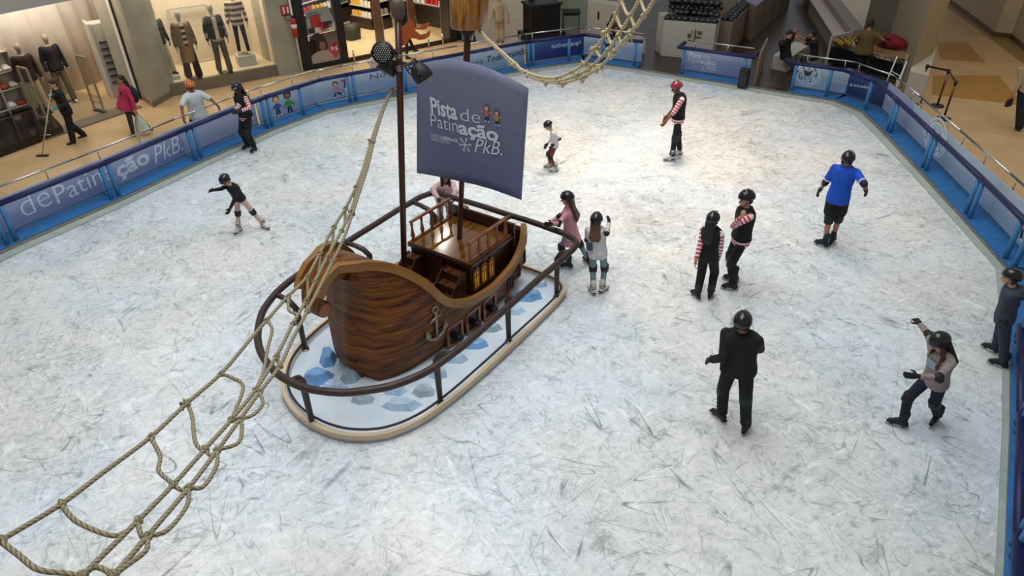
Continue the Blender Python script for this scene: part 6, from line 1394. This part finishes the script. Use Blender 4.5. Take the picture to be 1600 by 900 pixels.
# ladder behind the right barrier
la, lb2 = G(1368, 168, .05), G(1382, 178, .05)
pl_n = nrm(V(la[0], la[1], 0)); lt0 = on_plane(1402, 88, la+pl_n*.5, pl_n); lt1 = on_plane(1417, 96, lb2+pl_n*.5, pl_n)
t = thing('ladder', 'thin white two-rail ladder leaning inside the far right corner barrier', 'ladder', la)
MB().tube([la, lt0], .016, 8).build('rail', WHITE, t); MB().tube([lb2, lt1], .016, 8).build('rail', WHITE, t)
for q in (.35, .72): MB().tube([la*(1-q)+lt0*q, lb2*(1-q)+lt1*q], .011, 6).build('rung', WHITE, t)
sp_ = P2(1160, 136, .06); t = thing('speaker', 'small black speaker box on the blue floor of the free-standing barrier', 'speaker', sp_); MB().box(sp_+UP*.27, (.26, .26, .52), rz=-.5).build('cabinet', BLACK, t, bevel=.015); MB().box(sp_+V(-.07, -.12, .28), (.18, .02, .4), rz=-.5).build('grille', DGREY, t)
wp = P2(1172, 128); pq = [P2(1177, 136), P2(1189, 110)]; 
mb = block([pq[0], pq[0]+V(.06, .02, 0), pq[1]+V(.06, .02, 0), pq[1]], 0, .95); o = mb.build('gate_panel', mat('tan_board', '#8d7a60', .6), None, bevel=.005); tag(o, 'tan board side panel at the right end of the free-standing barrier', 'panel')
# ------------------------------------------------------------ right-hand mall: columns, stanchions, shop walls
BCOL = mat('beige_pillar_paint', '#9c8b70', .5, var=.04, scale=.8); GCOL = mat('grey_green_glass_pillar', '#6d6a58', .25, var=.08, scale=1.0)
struct(block([P2(1411, 150), P2(1444, 128), P2(1424, 60), P2(1385, 75)], MZ_, HT+1), 'trim_14', BCOL)
struct(block([P2(1345, 62), P2(1392, 76), P2(1400, 40), P2(1355, 30)], MZ_, HT+1), 'trim_15', GCOL)
for k, (a_, b_) in enumerate((((1480, 2), (1552, 57)), ((1552, 57), (1578, 60)), ((1578, 60), (1700, 160)))):
    A, B = P2(*a_), P2(*b_); d = nrm(B-A); n = V(-d[1], d[0], 0); struct(block([A, B, B+n*.3, A+n*.3], MZ_, HT+2), 'wall_right_%s' % 'abc'[k], BEIGEW)
    struct(block([A-n*.03, B-n*.03, B, A], MZ_, .12), 'baseboard_right_%s' % 'abc'[k], mat('brown_baseboard', '#5a4026', .4))
poly_floor('floor', [tuple(P2(*p)[:2]) for p in ((1465, 0), (1560, 70), (1640, 130), (1650, 110), (1578, 56), (1500, -10))], -.034, mat('tan_border_tile', '#8f7448', .3), th=.004)
for cs in (((1462, 66), (1510, 66), (1540, 98), (1470, 92)), ((1458, 118), (1560, 118), (1600, 165), (1456, 148))):
    poly_floor('floor', [tuple(P2(*p)[:2]) for p in cs], -.036, mat('ochre_floor_tile', '#a67a3a', .22, var=.08), th=.003)
def stanchion(x, y, label):
    p = P2(x, y); t = thing('stanchion', label, 'stanchion', p, 'queue stanchions on the beige floor')
    MB().tube([p, p+UP*.03, p+UP*.045], [.17, .17, .05], 24).build('base', BLACK, t); MB().tube([p+UP*.04, p+UP*.92], .026, 12).build('pole', mat('dark_bronze_metal', '#5d4b38', .3, .8), t); MB().tube([p+UP*.90, p+UP*1.0], .042, 12).build('belt_head', BLACK, t); return p
s1_ = stanchion(1432, 158, 'queue post next to the beige column'); s2_ = stanchion(1464, 166, 'queue post on the open floor right of the beige column'); s3_ = stanchion(1474, 186, 'short-looking queue post nearest the right-hand barrier')
def belt(a, b, label): mb = MB(); a = a+UP*.96; b = b+UP*.96; mb.bar(a, b, .008, .05, up=V(0, 0, 1)); o = mb.build('queue_belt', BLACK); tag(o, label, 'belt')
belt(s1_, s2_, 'black belt between the two queue posts by the beige column'); belt(s2_, s3_, 'black belt running from the middle queue post towards the barrier')
# ------------------------------------------------------------ hanging rope nets
def rope_nodes(ROPE, ca, cb):
    ROPE.use_nodes = True
    N = ROPE.node_tree.nodes; L = ROPE.node_tree.links; b = N['Principled BSDF']; uv = N.new('ShaderNodeUVMap'); sp = N.new('ShaderNodeSeparateXYZ'); L.new(uv.outputs[0], sp.inputs[0])
    a = N.new('ShaderNodeMath'); a.operation = 'MULTIPLY_ADD'; a.inputs[1].default_value = 22; L.new(sp.outputs['X'], a.inputs[0]); c = N.new('ShaderNodeMath'); c.operation = 'MULTIPLY'; c.inputs[1].default_value = 3; L.new(sp.outputs['Y'], c.inputs[0]); L.new(c.outputs[0], a.inputs[2])
    f = N.new('ShaderNodeMath'); f.operation = 'PINGPONG'; f.inputs[1].default_value = .5; L.new(a.outputs[0], f.inputs[0])
    r = N.new('ShaderNodeValToRGB'); L.new(f.outputs[0], r.inputs[0]); r.color_ramp.elements[0].position = .05; r.color_ramp.elements[0].color = (*lin(ca), 1); r.color_ramp.elements[1].position = .3; r.color_ramp.elements[1].color = (*lin(cb), 1)
    L.new(r.outputs[0], b.inputs['Base Color']); b.inputs['Roughness'].default_value = .9; bp = N.new('ShaderNodeBump'); bp.inputs['Strength'].default_value = .7; bp.inputs['Distance'].default_value = .006; L.new(f.outputs[0], bp.inputs['Height']); L.new(bp.outputs[0], b.inputs['Normal'])
ROPE1 = bpy.data.materials.new('olive_twisted_rope'); rope_nodes(ROPE1, '#5f5844', '#938a6e'); ROPE2 = bpy.data.materials.new('pale_cotton_rope'); rope_nodes(ROPE2, '#9a8a66', '#d6c8a0')
def cr(pts, n=8):
    P = [np.array(p, float) for p in pts]; P = [2*P[0]-P[1]]+P+[2*P[-1]-P[-2]]; out = []
    for i in range(1, len(P)-2):
        for k in range(n):
            t = k/n; out.append(.5*((2*P[i])+(-P[i-1]+P[i+1])*t+(2*P[i-1]-5*P[i]+4*P[i+1]-P[i+2])*t*t+(-P[i-1]+3*P[i]-3*P[i+1]+P[i+2])*t**3))
    out.append(P[-2]); return out
def knot(mb, p, r, d):
    a, b = frame(d); mb.tube([p+a*r*1.1*math.cos(t)+b*r*1.1*math.sin(t)+nrm(d)*r*.8*math.sin(2*t) for t in np.linspace(0, 6.28, 12)[:-1]], r*.62, 8, closed=True); mb.ell(p, (r*1.2,)*3)
def fray(mb, p, n=14, L=.065):
    for i in range(n): v = nrm(V(rnd.gauss(0, 1), rnd.gauss(0, 1), rnd.gauss(0, .8))); mb.tube([p, p+v*L*.6, p+v*L-UP*.02], [.011, .009, .004], 5)
def net(label, lines, dist, rungs, r, frays, root_at, ROPE, ext=None):
    """lines: three ropes given as places seen in the view, dist gives how far away each place hangs"""
    t = thing('rope_net', label, 'rope net', root_at); C3 = []
    for k, ln in enumerate(lines):
        p3 = [at_dist(x, y, dist(x, y, k)) for x, y in ln]
        if ext is not None: p3 = ext(p3, k)
        c = cr(p3, 6); C3.append((ln, p3)); mb = MB(); mb.tube(c, r, 8); mb.build('side_rope', ROPE, t)
    for (k0, i0, k1, i1, sag, via) in rungs:
        A, B = C3[k0][1][i0], C3[k1][1][i1]; mids = [at_dist(x, y, dist(x, y, (k0+k1)/2)+.02) for x, y in via] if via else [(A+B)/2-UP*sag]
        mb = MB(); mb.tube(cr([A]+mids+[B], 6), r*.95, 8); knot(mb, A, r*1.15, B-A); knot(mb, B, r*1.15, A-B); mb.build('rung', ROPE, t)
    for (k, i) in frays: mb = MB(); fray(mb, C3[k][1][i]); mb.build('frayed_end', ROPE, t)
    return t
d_far = float(np.linalg.norm(CAMP-m1(3.62)))
A_ = [(-90, 900), (0, 845), (95, 788), (163, 737), (235, 683), (292, 630), (345, 584), (382, 541), (417, 500), (450, 463), (480, 432), (500, 395), (522, 354), (540, 325), (556, 292), (568, 262), (580, 220), (593, 182), (604, 156), (612, 142)]
B_2 = [(40, 990), (128, 900), (215, 814), (270, 758), (320, 702), (362, 655), (400, 608), (432, 556), (458, 505), (478, 470), (492, 440), (512, 400), (534, 360), (548, 330), (560, 294), (571, 262), (582, 222), (594, 183), (605, 156), (612, 142)]
C_2 = [(90, 990), (178, 898), (230, 838), (295, 762), (340, 703), (375, 655), (406, 612), (437, 572), (457, 530), (480, 486), (500, 448), (520, 408), (538, 370), (551, 334), (563, 296), (574, 263), (584, 222), (595, 184), (605, 157), (612, 142)]
def dist1(x, y, k): q = min(max((900-y)/758, -.15), 1); return 4.6+(d_far-4.6)*q**1.05-(.0 if k == 0 else .0)
rungs1 = [(0, 1, 1, 1, .1, [(30, 868), (60, 890), (105, 896)]), (0, 2, 1, 2, .1, [(120, 815), (170, 836), (195, 832)]), (0, 4, 1, 3, .1, [(250, 712), (248, 735), (265, 752)]), (0, 5, 1, 4, .1, [(300, 650), (305, 690), (318, 705)]), (0, 6, 1, 5, .1, [(312, 630), (320, 655), (340, 668)] and [(362, 590), (380, 605)]),
          (0, 8, 1, 6, .1, [(425, 515), (418, 545), (412, 580)]), (0, 9, 1, 8, .1, [(452, 485), (465, 492)]), (0, 10, 1, 9, .08, None), (0, 11, 1, 10, .08, None), (0, 12, 1, 11, .06, None), (0, 13, 1, 12, .06, None), (0, 14, 1, 13, .04, None), (0, 16, 1, 16, .02, None),
          (1, 2, 2, 2, .05, [(220, 835), (228, 845)]), (1, 3, 2, 3, .05, [(285, 766)]), (1, 4, 2, 4, .05, [(330, 712)]), (1, 5, 2, 6, .05, [(392, 650), (410, 632)]), (1, 7, 2, 7, .04, None), (1, 9, 2, 9, .04, None), (1, 11, 2, 11, .03, None), (1, 13, 2, 13, .03, None),
          (2, 2, 2, 3, .1, [(262, 828), (292, 790)]), (2, 3, 2, 4, .1, [(318, 760), (338, 728)]), (2, 4, 2, 5, .1, [(372, 692), (378, 668)]), (2, 1, 2, 2, .1, [(200, 882), (228, 860)]), (1, 1, 2, 1, .04, [(150, 886)])]
net('coarse rope net hanging from the front mast down to the lower left corner', [A_, B_2, C_2], dist1, rungs1, .0165, [(0, 5), (0, 19), (0, 16)], m1(3.62), ROPE1)
dm2 = float(np.linalg.norm(CAMP-m2(4.1)))
A2 = [(741, 37), (757, 60), (775, 75), (800, 98), (822, 112), (845, 120), (870, 121), (893, 112), (912, 100), (930, 76), (948, 50), (962, 22), (970, 0), (985, -50)]
B2 = [(742, 37), (759, 60), (777, 77), (802, 101), (825, 117), (850, 125), (875, 126), (905, 116), (925, 103), (950, 78), (966, 55), (985, 24), (1000, -3), (1020, -50)]
C2 = [(743, 37), (761, 60), (779, 76), (806, 100), (828, 120), (855, 128), (882, 129), (915, 118), (938, 104), (960, 80), (984, 52), (1005, 25), (1024, -4), (1050, -50)]
def dist2(x, y, k): q = min(max((x-742)/310, 0), 1); return dm2*(1-q)+(dm2-4.2)*q
rungs2 = [(0, i, 1, i, s, None) for i, s in ((2, .02), (4, .05), (6, .06), (7, .07), (8, .07), (9, .08), (10, .10), (11, .12), (12, .14))]+[(1, i, 2, i, s, None) for i, s in ((3, .03), (5, .06), (6, .06), (7, .08), (8, .06), (9, .08), (10, .1), (11, .1), (12, .12))]
net('pale rope net drooping from the rear mast to the top edge of the picture', [A2, B2, C2], dist2, rungs2, .0155, [(0, 3), (0, 8), (0, 9), (2, 10), (1, 7), (2, 8), (0, 10)], m2(4.1), ROPE2)
